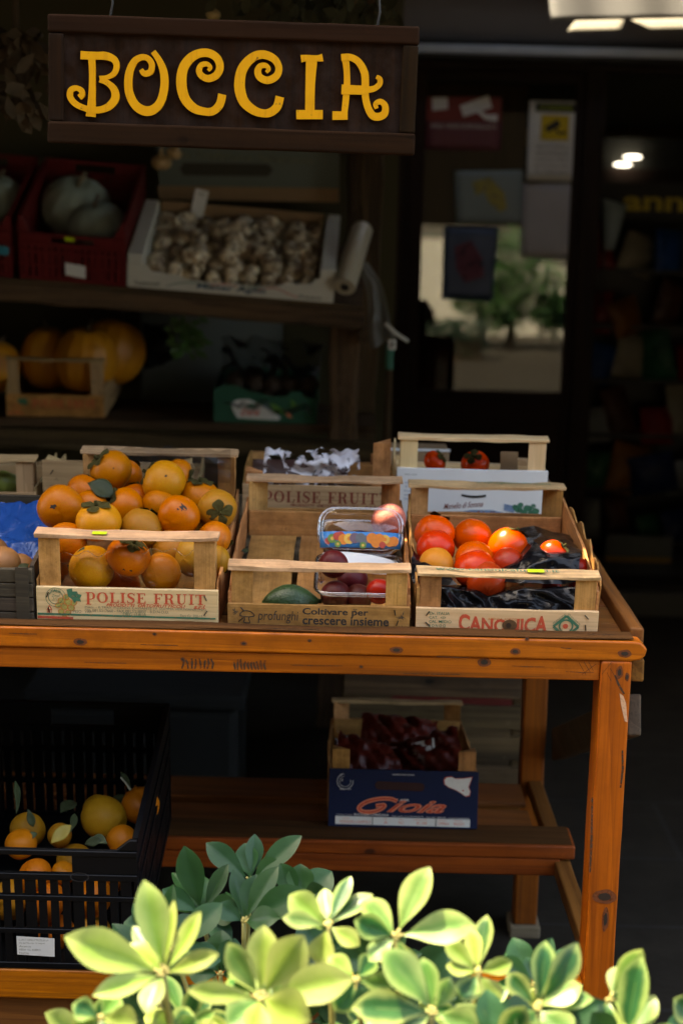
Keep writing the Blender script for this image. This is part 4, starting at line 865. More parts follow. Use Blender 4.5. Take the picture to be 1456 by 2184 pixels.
squash('orange pumpkin cut by the left edge of the photo', 'pumpkin', 'pumpkin', -12, 780, 5.2, 55, ORANGE_RIND, 1.0, 14, (.1, .3, .5), 'orange pumpkins on the lower shelf', .05)

# ------------------------------------------------------------------ rough shelf unit behind
sh = thing('shelf_unit', 'rough log and plank shelf unit against the rear wall', 'shelf', (0, 4.9, 0))
def sp(name, p0, p1, wv, hv, mt, seed, jit=.008, n=20, **k): return MB().plank(p0, p1, wv, hv, n, jit, seed=seed, **k).build(name, mt, sh, bevel=.008)
sp('upper_beam', (-1.7, .01, 1.398), (.055, .01, 1.302), (0, .03, 0), (0, 0, .028), LOGW[0], 1)
sp('upper_rail', (-1.7, .02, 1.43), (.055, .02, 1.335), (0, .02, 0), (0, 0, .009), LOGW[0], 2, .004)
MB().add([(-1.7, .035, 1.42), (.05, .035, 1.325), (.05, .47, 1.495), (-1.7, .47, 1.59), (-1.7, .035, 1.40), (.05, .035, 1.305), (.05, .47, 1.475), (-1.7, .47, 1.57)], [(0, 1, 2, 3), (4, 7, 6, 5), (0, 4, 5, 1), (1, 5, 6, 2), (2, 6, 7, 3), (3, 7, 4, 0)]).build('upper_deck', LOGW[0], sh)
sp('lower_beam', (-1.7, .08, .915), (.10, .08, .90), (0, .03, 0), (0, 0, .028), LOGW[0], 3)
MB().bx(-1.7, .10, .115, .62, .940, .965).build('lower_deck', LOGW[0], sh)
sp('post', (-.015, .10, 0), (.0, .10, 1.29), (.045, 0, 0), (0, .03, 0), LOGW[2], 5, .014)
sp('post', (.065, .42, 0), (.07, .42, 2.0), (.035, 0, 0), (0, .03, 0), LOGW[2], 6, .012)
sp('post', (.030, .58, 1.3), (.030, .58, 2.3), (.035, 0, 0), (0, .03, 0), LOGW[2], 8, .012)
sp('post', (-1.6, .10, 0), (-1.6, .10, 1.35), (.045, 0, 0), (0, .03, 0), LOGW[2], 7, .014)
MB().tube([(.062, .03, 1.255), (.062, .07, 1.255)], .025, 14).build('log_end', LOGW[1], sh)

# garlic box
gx = thing('cardboard_box', 'white cardboard box full of garlic bulbs on the tilted upper shelf', 'box', (-.345, 4.905, 1.366), (SHT, SHR, 0))
Wg, Dg, Hg = .612, .40, .105
vs = [(-.306, 0), (.306, 0), (.306, .075), (.25, .075), (.235, .055), (.16, .050), (.12, .036), (-.12, .036), (-.16, .050), (-.235, .055), (-.25, .075), (-.306, .075)]
n = len(vs); gf = MB().add([(x, 0, z) for x, z in vs] + [(x, .004, z) for x, z in vs], [tuple(range(n))[::-1], tuple(range(n, 2 * n))] + [(i, (i + 1) % n, n + (i + 1) % n, n + i) for i in range(n)]).build('front_panel', WHITEC, gx)
for s_ in (-1, 1):
    MB().add([(s_ * x, y, z) for y in (.0045, Dg) for x, z in ((.306, 0), (.306, Hg), (.262, Hg), (.256, 0))], [(0, 1, 2, 3), (7, 6, 5, 4), (0, 4, 5, 1), (1, 5, 6, 2), (2, 6, 7, 3), (3, 7, 4, 0)]).build('side_flap', WHITEC, gx, bevel=.003)
    MB().bx(s_ * .3065 - .001, s_ * .3065 + .001, .15, .22, .06, .08).build('hand_slot', plain('slot dark', (.02, .015, .01), .9), gx)
MB().bx(-.255, .255, Dg - .006, Dg, 0, Hg).build('back_panel', BROWNC, gx); MB().bx(-.255, .255, .0045, Dg - .007, 0, .005).build('base', BROWNC, gx)
text(gf, 'Mister Aglio', -.10, .105, .019, .024, I_BLU, bold=.03, shear=.1); text(gf, 'Mister Aglio', -.10, .105, .019, .022, I_BLK, y=-.0012, bold=.0, shear=.1)
text(gf, 'Tradizionale', -.285, -.21, .014, .013, I_BLK, shear=.4, bold=.01, warp=lambda u, t: .004 * u); text(gf, 'Fresco', .20, .27, .014, .012, I_BLK, shear=.4, bold=.01)
for nm, mt_, p in (('green_arc', I_GRN, [(-.19, .012), (-.15, .026), (-.10, .030), (-.05, .018)]), ('red_arc', I_RED, [(-.06, .026), (-.02, .034), (.02, .030)]), ('green_arc', I_GRN, [(.03, .024), (.06, .032), (.10, .028)]), ('red_arc', I_RED, [(.08, .024), (.13, .034), (.17, .020), (.20, .010)])):
    q = spline(p, 6); MB().ribbon(q, [.003] * len(q), -.0007, -.0007).build(nm, mt_, gf)
GM = NM('garlic skin'); v = GM.obj(rnd=8)
rim = GM.n('ShaderNodeAttribute', attribute_name='rim').outputs['Fac']
n1 = GM.noise(GM.obj((6, 6, 1.5), rnd=8), 12, 4, .6); n2 = GM.noise(v, 30, 5, .65)
c = GM.mix(GM.step(n1, .35, .8), (.74, .63, .45), (.42, .29, .17)); c = GM.mix(GM.math('MULTIPLY', GM.step(n2, .47, .60), .9), c, (.10, .05, .022))
c = GM.mix(GM.step(rim, .20, .05), c, (.20, .12, .06))
GM.set(Base_Color=GM.hsv(c, .3), Roughness=.55); GM.bump(n1, .3, .003); GARLIC = GM.m
gprof = [(.10, -.62), (.35, -.66), (.62, -.58), (.86, -.36), (.99, -.05), (.96, .24), (.78, .50), (.48, .68), (.26, .82), (.18, 1.0), (.17, 1.35), (.10, 1.38)]
gm = [MB().lathe([(a * .031 * k, z * .031 * k) for a, z in gprof], 28, 8 + j, .14, attr=True) for j, k in ((0, 1.0), (1, 1.12), (2, .9))]
g0 = [q.build('garlic_bulb', GARLIC, None, smooth=True) for q in gm]
Mg = Matrix.Translation((-.345, 4.905, 1.366)) @ Euler((SHT, SHR, 0)).to_matrix().to_4x4()
rs = random.Random(11); cells = []
for j in range(7):
    for i in range(9):
        cells.append((-.228 + i * .057 + rs.uniform(-.008, .008), .038 + j * .052 + rs.uniform(-.008, .008), .032 + .004 * j + rs.uniform(-.003, .006)))
for k in range(34):
    cells.append((rs.uniform(-.21, .21), rs.uniform(.08, .35), .066 + rs.uniform(0, .02)))
for k, (x, y, z) in enumerate(cells):
    s_ = g0[k % 3]
    if k < 3: o = s_
    else: o = s_.copy(); COL.objects.link(o)
    o.location = Mg @ Vector((x, y, z)); o.rotation_euler = (rs.uniform(-2.2, 2.2), rs.uniform(-2.2, 2.2), rs.uniform(0, 6.28)); sc_ = rs.uniform(.85, 1.15); o.scale = (sc_,) * 3
    setp(o, 'white garlic bulb heaped in the white cardboard box', 'garlic', 'garlic bulbs heaped in the box')
tg = thing('price_card', 'small white price card stuck among the garlic bulbs', 'card', at(424, 438, 5.22), (radians(-12), radians(12), 0))
MB().bx(-.021, .021, 0, .001, -.04, .05).build('card', PAPER, tg); text(tg, '490', -.012, .012, .036, .012, I_GRY)

rl = thing('film_roll', 'white roll of wrapping film leaning beside the garlic box', 'roll', at(735, 612, 4.86))
a, b = Vector((0, 0, 0)), at(772, 488, 5.05) - at(735, 612, 4.86)
d = (b - a).normalized()
M = Matrix.Translation(a) @ d.to_track_quat('Z', 'Y').to_matrix().to_4x4(); ln = (b - a).length
MB().lathe([(.013, 0), (.032, 0), (.033, .004), (.033, ln - .004), (.031, ln), (.013, ln)], 28, M=M).build('film', plain('milky film', (.48, .42, .31), .4, .06, 20), rl, auto=40)
MB().lathe([(.011, -.004), (.0129, -.004), (.0129, .02), (.011, .02), (.0105, .002)], 16, M=M).build('cardboard_core', plain('dark core', (.03, .025, .02), .9), rl)
pb = thing('plastic_bag', 'limp white plastic bag hanging at the right end of the upper shelf', 'bag', at(800, 650, 4.86))
c0 = at(800, 650, 4.86)
BQ = [at(758, 556, 4.95), at(785, 560, 4.95), at(852, 722, 4.84), at(800, 744, 4.84)]
def bgf(u, v):
    q = BQ[0].lerp(BQ[1], u).lerp(BQ[3].lerp(BQ[2], u), v) - c0; q.y += .02 * sin(u * 9 + v * 3) * v + .015 * noise.noise((u * 4, v * 4, 3)); q.x += .012 * sin(v * 5); return q
BAGW = NM('milky bag plastic'); BAGW.set(Base_Color=(.25, .26, .25), Roughness=.35)
_t = BAGW.n('ShaderNodeBsdfTransparent'); _x = BAGW.n('ShaderNodeMixShader', {0: .45}); BAGW.l(BAGW.b.outputs[0], _x.inputs[1]); BAGW.l(_t.outputs[0], _x.inputs[2]); BAGW.l(_x.outputs[0], BAGW.out.inputs[0])
MB().grid(bgf, 14, 24).build('bag_film', BAGW.m, pb, smooth=True)
hp = [at(*p, 4.83) - c0 for p in ((820, 690), (845, 712), (870, 728))]; MB().tube(hp, [.006, .006, .005], 8).build('bag_handle', plain('white bag handle', (.6, .58, .52), .5), pb, smooth=True)
MB().box(at(836, 735, 4.83) - c0, (.022, .004, .03)).build('tag', PAPER, pb)
MB().box(at(836, 735, 4.825) - c0, (.006, .003, .018)).build('tag_mark', PEWTER, pb)
br = thing('broom', 'broom handle with a green sleeve standing to the right of the shelf', 'broom', (.1335, 4.95, 0))
MB().tube([(0, 0, .06), (0, 0, 1.15)], .011, 12).build('handle', LOGW[2], br, smooth=True); MB().tube([(0, 0, 1.151), (0, 0, 1.225)], .013, 12).build('sleeve', plain('green sleeve', (.01, .14, .09), .5), br, auto=40); MB().bx(-.12, .04, -.02, .02, 0, .06).build('brush', DOORW[0], br)

# pale box with slot behind the garlic
bb = thing('cardboard_box', 'pale grey green cardboard box with a long hand slot behind the garlic box', 'box', at(530, 395, 5.42))
c0 = at(530, 395, 5.42); q = [at(x_, y_, 5.42) - c0 for x_, y_ in ((335, 300), (722, 322), (722, 432), (340, 425))]
mb = MB(); mb.add([tuple(p) for p in q] + [tuple(p + Vector((0, .24, 0))) for p in q], [(0, 1, 2, 3), (7, 6, 5, 4), (0, 4, 5, 1), (1, 5, 6, 2), (2, 6, 7, 3), (3, 7, 4, 0)]); mb.build('box_body', plain('pale grey green board', (.13, .15, .125), .75, .1, 10), bb)
q = [at(x_, y_, 5.417) - c0 for x_, y_ in ((392, 347), (572, 350), (582, 362), (572, 376), (392, 374), (384, 360))]; MB().add([tuple(p) for p in q], [tuple(range(6))]).build('hand_slot', plain('slot brown', (.05, .045, .03), .9), bb)
p_, p2_ = at(390, 331, 5.416) - c0, at(668, 341, 5.416) - c0
for w_, a_, b_ in (('la Tradizione', 0, .52), ('Selezionata', .58, 1)): t_ = text(bb, w_, p_.x + (p2_.x - p_.x) * a_, p_.x + (p2_.x - p_.x) * b_, (p_.z + p2_.z) / 2, .022, I_GRY, y=p_.y); t_.rotation_euler = (0, 0.02, 0)
q = [at(x_, y_, 5.415) - c0 for x_, y_ in ((335, 396), (722, 402), (722, 432), (340, 425))]; MB().add([tuple(p) for p in q], [(0, 1, 2, 3)]).build('brown_band', BROWNC, bb)
for k, (px, py, r_) in enumerate(((345, 347, 22), (372, 327, 17))):
    c = at(px, py, 5.2); o = thing('onion', ('lower pale brown onion hanging above the garlic box', 'upper pale brown onion hanging above the garlic box')[k], 'onion', c, (.2, .3 * k, 0), 'onions hanging above the garlic box')
    rr = r_ * mpp(px, py, 5.2); MB().lathe([(a_ * rr, z_ * rr) for a_, z_ in gprof], 24).build('bulb', plain('onion skin %d' % k, (.42, .27, .12), .45, .2, 20), o, smooth=True); MB().tube([(0, 0, rr * 1.2), (.01, 0, rr * 2.4), (0, .02, .22)], .003, 6).build('dry_stalk', GREYW[2], o)
# lower shelf contents
wc, fp = wood_crate('wooden crate of orange pumpkins on the lower shelf of the rear unit', (-.895, 5.06, .9655), radians(6), .304, .40, .176, .070, front=CRATE[0], wd=CRATE_D, seed=101, sh=.10, bars=(1, 1))
serif_word(fp, 'POLISE FRUIT', -.07, .125, .032, .056, I_RED, big_first=1.2); text(fp, 'PRODOTTI  ORTOFRUTTICOLI', -.045, .1, .026, .006, I_BRN, shear=.3); poly(fp, 'vine_leaf', I_GRN, [(-.118, .056), (-.09, .058), (-.082, .045), (-.09, .034), (-.112, .040)]); disc(fp, 'printed_grape', I_ORG, -.12, .026, .012, r_in=.008)
poly(fp, 'red_line', I_RED, [(-.148, .008), (-.1, .008), (-.1, .012), (-.148, .012)])
gc = thing('cardboard_box', 'green cardboard tray with a white oval logo wrapped in clear film on the lower shelf', 'box', (-.243, 5.03, .966), (radians(5), 0, 0))
vs = [(-.158, 0), (.158, 0), (.158, .083), (.125, .083), (.11, .10), (.08, .10), (.065, .086), (.02, .084), (-.05, .100), (-.09, .116), (-.13, .118), (-.158, .10)]
n = len(vs); gf = MB().add([(x, 0, z) for x, z in vs] + [(x, .004, z) for x, z in vs], [tuple(range(n))[::-1], tuple(range(n, 2 * n))] + [(i, (i + 1) % n, n + (i + 1) % n, n + i) for i in range(n)]).build('front_panel', GREENC, gc)
for s_ in (-1, 1): MB().bx(s_ * .156 - .002, s_ * .156 + .002, .0045, .35, 0, .1).build('side_panel', GREENC, gc)
MB().bx(-.153, .153, .346, .35, 0, .1).build('back_panel', GREENC, gc); MB().bx(-.153, .153, .0045, .345, 0, .004).build('base', GREENC, gc)
poly(gf, 'logo_oval', PAPER, [(-.105, .062), (-.085, .073), (-.05, .074), (-.02, .062), (.02, .040), (.05, .018), (.04, .010), (-.04, .012), (-.085, .014), (-.097, .035)], -.0008)
text(gf, 'Dorsi', -.075, -.015, .034, .022, I_RED, y=-.0014, shear=.35, bold=.03)
poly(gf, 'logo_leaf', I_GRN, [(-.062, .052), (-.045, .062), (-.028, .060), (-.024, .050), (-.045, .046)], -.0015)
for nm, mt_, p in (('leaf_mark', plain('light green print', (.10, .25, .04), .6), [(.01, .062), (.03, .062), (.055, .045), (.068, .028), (.045, .032), (.02, .048)]), ('leaf_mark', I_SAL, [(.058, .045), (.075, .036), (.086, .018), (.07, .020)]), ('leaf_mark', plain('light green print', (.10, .25, .04), .6), [(.078, .078), (.094, .066), (.096, .046), (.084, .050)])): poly(gf, nm, mt_, p, -.0009)
KIW = plain('brown hairy skin', (.035, .018, .008), .8, .35, 60, .3)
gm = MB().lathe([(a * .030, z * .034) for a, z in [(.05, -1)] + [(cos(t) ** .9, sin(t)) for t in [(-1.4 + 2.8 * k / 10) for k in range(11)]] + [(.05, 1)]], 20).build('kiwi', KIW, None, smooth=True)
for k in range(22):
    o = gm if k == 0 else gm.copy()
    if k: COL.objects.link(o)
    i = k % 5; j = (k // 5) % 3; l = k // 15
    o.location = (-.243 - .115 + i * .057 + l * .02, 5.075 + j * .075 + l * .03, 1.03 + l * .045 + j * .008); o.rotation_euler = (rs.uniform(0, 3), rs.uniform(0, 3), 0); setp(o, 'brown kiwi inside the green cardboard tray under the film', 'kiwi', 'kiwis in the green tray')
def cloth(name, P4, c0, mt, amp, fr, nu=30, nv=20, seed=0, ridge=True, solid=0.0, parent=None, bulge=0.0, bdir=(0, -1, 0)):
    P4 = [Vector(p) for p in P4]; bd = Vector(bdir)
    nrm = (P4[1] - P4[0]).cross(P4[3] - P4[0]).normalized()
    def fn(u, v):
        q = P4[0].lerp(P4[1], u).lerp(P4[3].lerp(P4[2], u), v) - c0
        p = (q.x * fr + seed, q.y * fr, q.z * fr + seed * 2)
        h = (1 - abs(noise.noise(p)) * 2.2) if ridge else noise.noise(p)
        h += .5 * (1 - 2 * abs(noise.noise((p[0] * 2.3, p[1] * 2.3, p[2] * 2.3))))
        return q + nrm * amp * h + bd * bulge * sin(pi * u) * sin(pi * min(1, v * 1.0)) + Vector((noise.noise((u * 5, v * 5, seed)) * amp, 0, noise.noise((u * 6, seed, v * 4)) * amp))
    return MB().grid(fn, nu, nv).build(name, mt, parent, smooth=True, solid=solid)
FILM = film('clear wrap film', cover=.012, gloss=.8, rough=.06, bs=45, bump=.5)
FILMD = film('dull wrap film', cover=.26, gloss=.28, rough=.35, bs=18, tint=(.9, .9, .88))
c0 = at(560, 790, 5.0)
wr = thing('plastic_wrap', 'clear plastic film wrapped over the green cardboard tray', 'plastic film', c0)
cloth('wrap_sheet', (at(470, 715, 5.25), at(690, 725, 5.25), at(665, 880, 5.0), at(480, 860, 5.0)), c0, FILMD, .016, 14, seed=3, parent=wr)
c0 = at(345, 745, 5.35); bk = thing('refuse_bag', 'black plastic bag hanging behind the pumpkin crate', 'bag', c0)
cloth('bag_sheet', (at(305, 690, 5.4), at(365, 695, 5.4), at(385, 760, 5.35), at(310, 790, 5.35)), c0, BLACKP, .01, 14, seed=5, parent=bk, solid=.002)
LFD = NM('dark herb leaf'); LFD.set(Base_Color=(.05, .13, .03), Roughness=.5); HERB = LFD.m
hb = thing('herb_bunch', 'green herb bunch hanging under the upper shelf', 'herbs', at(390, 680, 5.15))
mb = MB(); rs2 = random.Random(5)
for k in range(60):
    b_ = Vector((rs2.uniform(-.04, .06), rs2.uniform(-.03, .03), rs2.uniform(-.10, .01))); d_ = Vector((rs2.uniform(-1, 1), rs2.uniform(-1, 1), rs2.uniform(-1.2, .1))).normalized() * .04; s_ = d_.cross(Vector((.3, 1, .2))).normalized() * .010
    mb.add([b_, b_ + d_ * .5 + s_, b_ + d_, b_ + d_ * .5 - s_], [(0, 1, 2, 3)])
mb.build('leaves', HERB, hb)
MB().tube([(0, 0, -.05), (0, .02, .05)], .004).build('stalks', HERB, hb)
st = thing('foam_box', 'white foam box at the back of the lower shelf between pumpkins and green tray', 'box', at(470, 830, 5.5))
MB().bx(-.27, .20, 0, .2, -.08, .25).build('foam_body', plain('grey white foam', (.13, .15, .14), .8, .06, 40), st, bevel=.01)
MB().bx(-.28, .21, -.01, .205, .2505, .28).build('foam_lid', plain('grey white foam', (.13, .15, .14), .8, .06, 40), st, bevel=.01)

# ------------------------------------------------------------------ fruit
def persimmon_mat(name, a, b, spots=.6, gloss=.32, specks=(.05, .03, .015)):
    M = NM(name); v = M.obj((11, 11, 11), rnd=9); n = M.noise(v, 1.6, 4, .55, .4)
    c = M.mix(M.step(n, .32, .72), a, b)
    sp_ = M.noise(M.obj((1, 1, 1), rnd=6), 130, 3, .6); mask = M.noise(v, 3.0, 4, .6)
    c = M.mix(M.math('MULTIPLY', M.math('MULTIPLY', M.step(sp_, .60, .66), M.step(mask, .42, .62)), spots), c, specks)
    bl = M.step(M.noise(v, 2.7, 5, .7, .8), .62, .74); c = M.mix(M.math('MULTIPLY', bl, .6 * spots), c, tuple(q * .35 for q in b))
    M.set(Base_Color=M.hsv(c, .12, .008, .0), Roughness=M.n('ShaderNodeMapRange', {'Value': n, 'To Min': gloss, 'To Max': gloss + .2}).outputs[0], Specular_IOR_Level=.22, Subsurface_Weight=.0, Subsurface_Radius=(.012, .005, .002), Subsurface_Scale=.5)
    M.bump(M.noise(M.obj((1, 1, 1), rnd=3), 190, 3), .10, .001); return M.m
PM = {'o': persimmon_mat('orange persimmon skin', (.46, .135, .002), (.44, .092, .001)),
      'y': persimmon_mat('yellow persimmon skin', (.47, .19, .007), (.45, .13, .003)),
      'd': persimmon_mat('deep orange persimmon skin', (.50, .118, .001), (.46, .078, .001), .4, .26),
      'g': persimmon_mat('dull yellow persimmon skin', (.33, .155, .010), (.37, .115, .004), .9, .4)}
RM = {'r': persimmon_mat('red orange persimmon skin', (.64, .065, .003), (.54, .032, .002), .35, .16),
      'd': persimmon_mat('dark red persimmon skin', (.38, .03, .006), (.30, .02, .004), .4, .2),
      'y': persimmon_mat('yellow orange ripening skin', (.56, .22, .02), (.50, .15, .008), .6, .35)}
CALX = NM('dry calyx'); v = CALX.obj(rnd=5)
CALX.set(Base_Color=CALX.hsv(CALX.ramp(CALX.noise(v, 60, 5, .65), [(.35, (.030, .017, .006)), (.62, (.060, .055, .014))]), .3), Roughness=.85, Specular_IOR_Level=.1); CALX.bump(CALX.noise(v, 150, 4), .5, .002); CALYX = CALX.m
def body_mb(seed, sq=.86):
    mb = MB(); prof = []
    for k in range(21):
        t = -pi / 2 + pi * k / 20; r = max(.02, cos(t)) ** .86; z = sq * sin(t)
        if t > 1.1: z -= .10 * ((t - 1.1) / .47) ** 1.5
        prof.append((r, z))
    n = 40; vs = []; fs = []
    for i, (r, z) in enumerate(prof):
        for k in range(n):
            a = 2 * pi * k / n; w_ = 1 + .045 * noise.noise((cos(a) * 1.1 + seed * 5, sin(a) * 1.1, z * 1.2)) + .018 * abs(cos(2 * a)) * r
            vs.append((r * w_ * cos(a), r * w_ * sin(a), z * (1 + .04 * noise.noise((cos(a), sin(a), seed * 3.))))) 
    for i in range(20):
        for k in range(n): fs.append((i * n + k, i * n + (k + 1) % n, (i + 1) * n + (k + 1) % n, (i + 1) * n + k))
    fs += [tuple(range(n))[::-1], tuple(20 * n + k for k in range(n))]
    return mb.add(vs, fs)
def calyx_mb(seed, sq=.86):
    mb = MB(); n, m_ = 48, 6; vs = []; fs = []
    for i in range(m_ + 1):
        for k in range(n):
            a = 2 * pi * k / n; lobe = abs(cos(2 * a)) ** .38; R = .24 + .44 * lobe * (1 + .25 * noise.noise((cos(a) * 2, sin(a) * 2, seed)))
            r = R * i / m_; z = sq * sqrt(max(.05, 1 - r * r)) - .10 * max(0, 1 - r * 2.2) + .03
            z += (.10 + .18 * noise.noise((cos(a) * 1.5, sin(a) * 1.5, seed * 2.3))) * (i / m_) ** 2 * lobe + .02 * sin(9 * a) * (i / m_)
            vs.append((r * cos(a), r * sin(a), z))
    for i in range(m_):
        for k in range(n): fs.append((i * n + k, i * n + (k + 1) % n, (i + 1) * n + (k + 1) % n, (i + 1) * n + k))
    mb.add(vs, fs); mb.tube([(0, 0, sq * .86), (.01, 0, sq + .04), (.03, .01, sq + .16)], [.09, .075, .085], 8); return mb
def mesh_of(mb, name, mt):
    o = mb.build(name, mt, None, smooth=True); me = o.data; bpy.data.objects.remove(o); return me
BODY = [body_mb(k, .84 + .05 * k) for k in range(3)]; CAL = [calyx_mb(k, .84 + .05 * k) for k in range(3)]
BM, CM = {}, [mesh_of(c_, 'calyx', CALYX) for c_ in CAL]
def fruit(name, cat, label, px, py, Y, rpx, mt, d=(0, -.3, 1), calyx=True, group=None, k=0, sq=1.0, spin=0.0):
    """whole fruit; d is where its calyx points"""
    c = at(px, py, Y); r = rpx * mpp(px, py, Y)
    key = (mt.name, k)
    if key not in BM: BM[key] = mesh_of(BODY[k], 'flesh', mt)
    o = thing(name, label, cat, c, (0, 0, 0), group)
    o.rotation_euler = (Vector(d).normalized().to_track_quat('Z', 'Y') @ Euler((0, 0, spin)).to_quaternion()).to_euler(); o.scale = (r, r, r * sq)
    b = bpy.data.objects.new('flesh', BM[key]); COL.objects.link(b); b.parent = o
    if calyx:
        e = bpy.data.objects.new('calyx', CM[k]); COL.objects.link(e); e.parent = o
    return o
G1 = 'persimmons heaped in the printed crate'
PF = [
 (237, 1005, 2.98, 46, 'o', (-.75, -.2, .75), 1, 'topmost persimmon of the heap, its calyx at the upper left'),
 (268, 1012, 3.05, 36, 'd', (.3, .6, .6), 0, 'persimmon mostly hidden behind the topmost one of the heap'),
 (350, 1028, 2.93, 47, 'y', (-.9, .1, .45), 2, 'large yellow persimmon at the upper right of the heap, calyx on its left shoulder'),
 (380, 1012, 3.01, 34, 'o', (.8, -.1, -.2), 0, 'small persimmon peeping out behind the large yellow one'),
 (425, 1062, 2.95, 43, 'o', (.05, -.05, 1), 1, 'persimmon with its ragged calyx straight up at the right of the heap'),
 (463, 1086, 2.84, 42, 'g', (.25, -1, .0), 2, 'dull persimmon facing its big square green calyx to the viewer'),
 (183, 1050, 2.95, 41, 'o', (.6, .3, .6), 0, 'persimmon at the upper left of the heap behind a dark curled leaf'),
 (130, 1083, 2.83, 49, 'o', (-.2, .95, .1), 1, 'round orange persimmon at the far left of the heap with one dark spot'),
 (196, 1082, 2.87, 38, 'd', (.2, .7, .5), 0, 'persimmon squeezed between the far left one and the yellow one'),
 (292, 1066, 2.95, 36, 'd', (0, .5, .9), 2, 'deep orange persimmon in the centre of the heap near the back'),
 (265, 1082, 2.88, 43, 'd', (-.8, -.3, .5), 1, 'deep orange persimmon just left of the heap centre'),
 (211, 1112, 2.76, 48, 'y', (-.1, -.25, 1), 0, 'pale yellow persimmon standing over the front rail'),
 (302, 1128, 2.79, 45, 'g', (.4, .5, .8), 2, 'dull olive yellow persimmon behind the front rail'),
 (381, 1102, 2.80, 46, 'd', (.35, .9, .1), 1, 'bright orange persimmon with a dark scar on top, right of the rail sticker'),
 (275, 1187, 2.705, 47, 'd', (.35, -.35, .95), 0, 'bright orange persimmon in the front opening with calyx at the top'),
 (143, 1158, 2.755, 44, 'o', (0, 1, .2), 1, 'persimmon in the shade behind the left front post'),
 (196, 1212, 2.715, 49, 'y', (-.8, .3, -.3), 2, 'large yellow persimmon behind the film at the lower left'),
 (344, 1222, 2.715, 43, 'o', (.3, 1, -.2), 0, 'orange persimmon behind the film at the lower right'),
 (366, 1172, 2.78, 44, 'g', (.6, .5, -.3), 1, 'greenish persimmon under the crumpled film at the right'),
 (412, 1188, 2.76, 42, 'g', (.4, .8, -.1), 2, 'persimmon next to the right front post'),
 (455, 1150, 2.79, 40, 'o', (.6, .3, -.5), 0, 'persimmon pressed against the film beyond the right front post'),
 (458, 1195, 2.76, 34, 'g', (.6, .5, -.4), 1, 'lowest persimmon at the right side of the crate'),
 (262, 1248, 2.76, 38, 'd', (0, 1, 0), 2, 'persimmon deep in the shade low behind the printed panel'),
 (110, 1205, 2.80, 40, 'o', (0, 1, 0), 0, 'persimmon in deep shade at the lower left corner of the crate'),
 (340, 1080, 2.90, 38, 'o', (0, .6, .6), 1, 'persimmon half buried in the middle of the heap'),
 (420, 1120, 2.86, 38, 'g', (0, .6, .6), 2, 'persimmon half buried under the bright scarred one'),
]
BLEMM = plain('dark fruit scar', (.018, .011, .006), .85, .4, 120)
def blemish(o, dv, sz, k):
    q = Vector(dv).normalized(); q.rotate(o.rotation_euler.to_quaternion().inverted()); sq = .84 + .05 * k; rs_ = random.Random(int(sz * 1e4) + k)
    a = q.cross(Vector((.3, .2, .9))).normalized(); b = q.cross(a); pts = []
    def on(p): return p * (1.022 / sqrt(p.x ** 2 + p.y ** 2 + (p.z / sq) ** 2))
    n = 14; vs = [on(q)] + [on(q + (a * cos(2 * pi * j / n) * 1.4 + b * sin(2 * pi * j / n)) * sz * rs_.uniform(.55, 1.25)) for j in range(n)]
    MB().add(vs, [(0, 1 + j, 1 + (j + 1) % n) for j in range(n)]).build('scar', BLEMM, o, smooth=True)
BLEM = {7: [((-.2, -1, .25), .11)], 13: [((.25, -.75, .65), .17), ((.05, -.85, .55), .05)], 4: [((-.3, -1, -.1), .05)], 14: [((-.1, -1, -.45), .07), ((.25, -1, -.5), .05)], 16: [((.45, -1, .1), .09), ((.5, -1, -.25), .10)], 2: [((.2, -1, .5), .05)], 0: [((.3, -1, .35), .05)], 10: [((-.65, -.7, .3), .12)], 20: [((.2, -1, -.3), .2)]}
for i, (px, py, Y, r, mk, d, k, lab) in enumerate(PF):
    o_ = fruit('persimmon', 'persimmon', lab, px, py, Y, r, PM[mk], d, True, G1, k, 1.0, i * 1.3)
    for dv, sz in BLEM.get(i, ()): blemish(o_, dv, sz, k)
def leafmat(name, a, b, rough=.5):
    M = NM(name); v = M.obj(rnd=4); M.set(Base_Color=M.hsv(M.mix(M.noise(v, 45, 4), a, b), .25), Roughness=rough, Specular_IOR_Level=.2); return M.m
DRYL = leafmat('dull persimmon leaf', (.025, .032, .012), (.05, .055, .02)); LEML = leafmat('dull citrus leaf', (.03, .05, .02), (.08, .09, .04)); YELL = leafmat('yellowed citrus leaf', (.35, .24, .04), (.25, .20, .05))
def leaf_mb(mb, b, t, wd, nrm, curl=.2, fold=.25, nu=9, nv=6, obov=.62, wave=0.0):
    b, t = Vector(b), Vector(t); ax = t - b; L_ = ax.length; ax.normalize(); nrm = Vector(nrm); nrm = (nrm - ax * nrm.dot(ax)).normalized(); sd = ax.cross(nrm)
    def fn(u, v):
        q = 2 * v - 1; ww = wd / 2 * max(.02, sin(pi * min(.999, max(0.001, u ** (1 / (2 * (1 - obov)) if obov < 1 else 2)))) ) ** .8
        z = -curl * L_ * (u * u) + fold * ww * abs(q) + wave * wd * sin(u * 9 + q)
        return b + ax * (L_ * u * (1 - .12 * abs(curl) * u)) + sd * (q * ww) + nrm * (z + curl * L_ * u * .35)
    return mb.grid(fn, nu, nv, attr=lambda u, v: max(abs(2 * v - 1), (u - .7) / .3 if u > .7 else 0))
def one_leaf(name, label, p0, p1, wpx, nrm, mt, curl=.2, wave=.03, group=None):
    c = at(*p0); o = leaf_mb(MB(), (0, 0, 0), at(*p1) - c, wpx * mpp(*p0), nrm, curl, .15, wave=wave).build(name, mt, None, smooth=True, solid=.0006)
    o.location = c; return setp(o, label, 'leaf', group)
one_leaf('fallen_leaf', 'dark curled leaf lying on the upper left persimmons', (187, 1030, 2.87), (244, 1048, 2.855), 46, (0, -.8, .8), DRYL, .5)
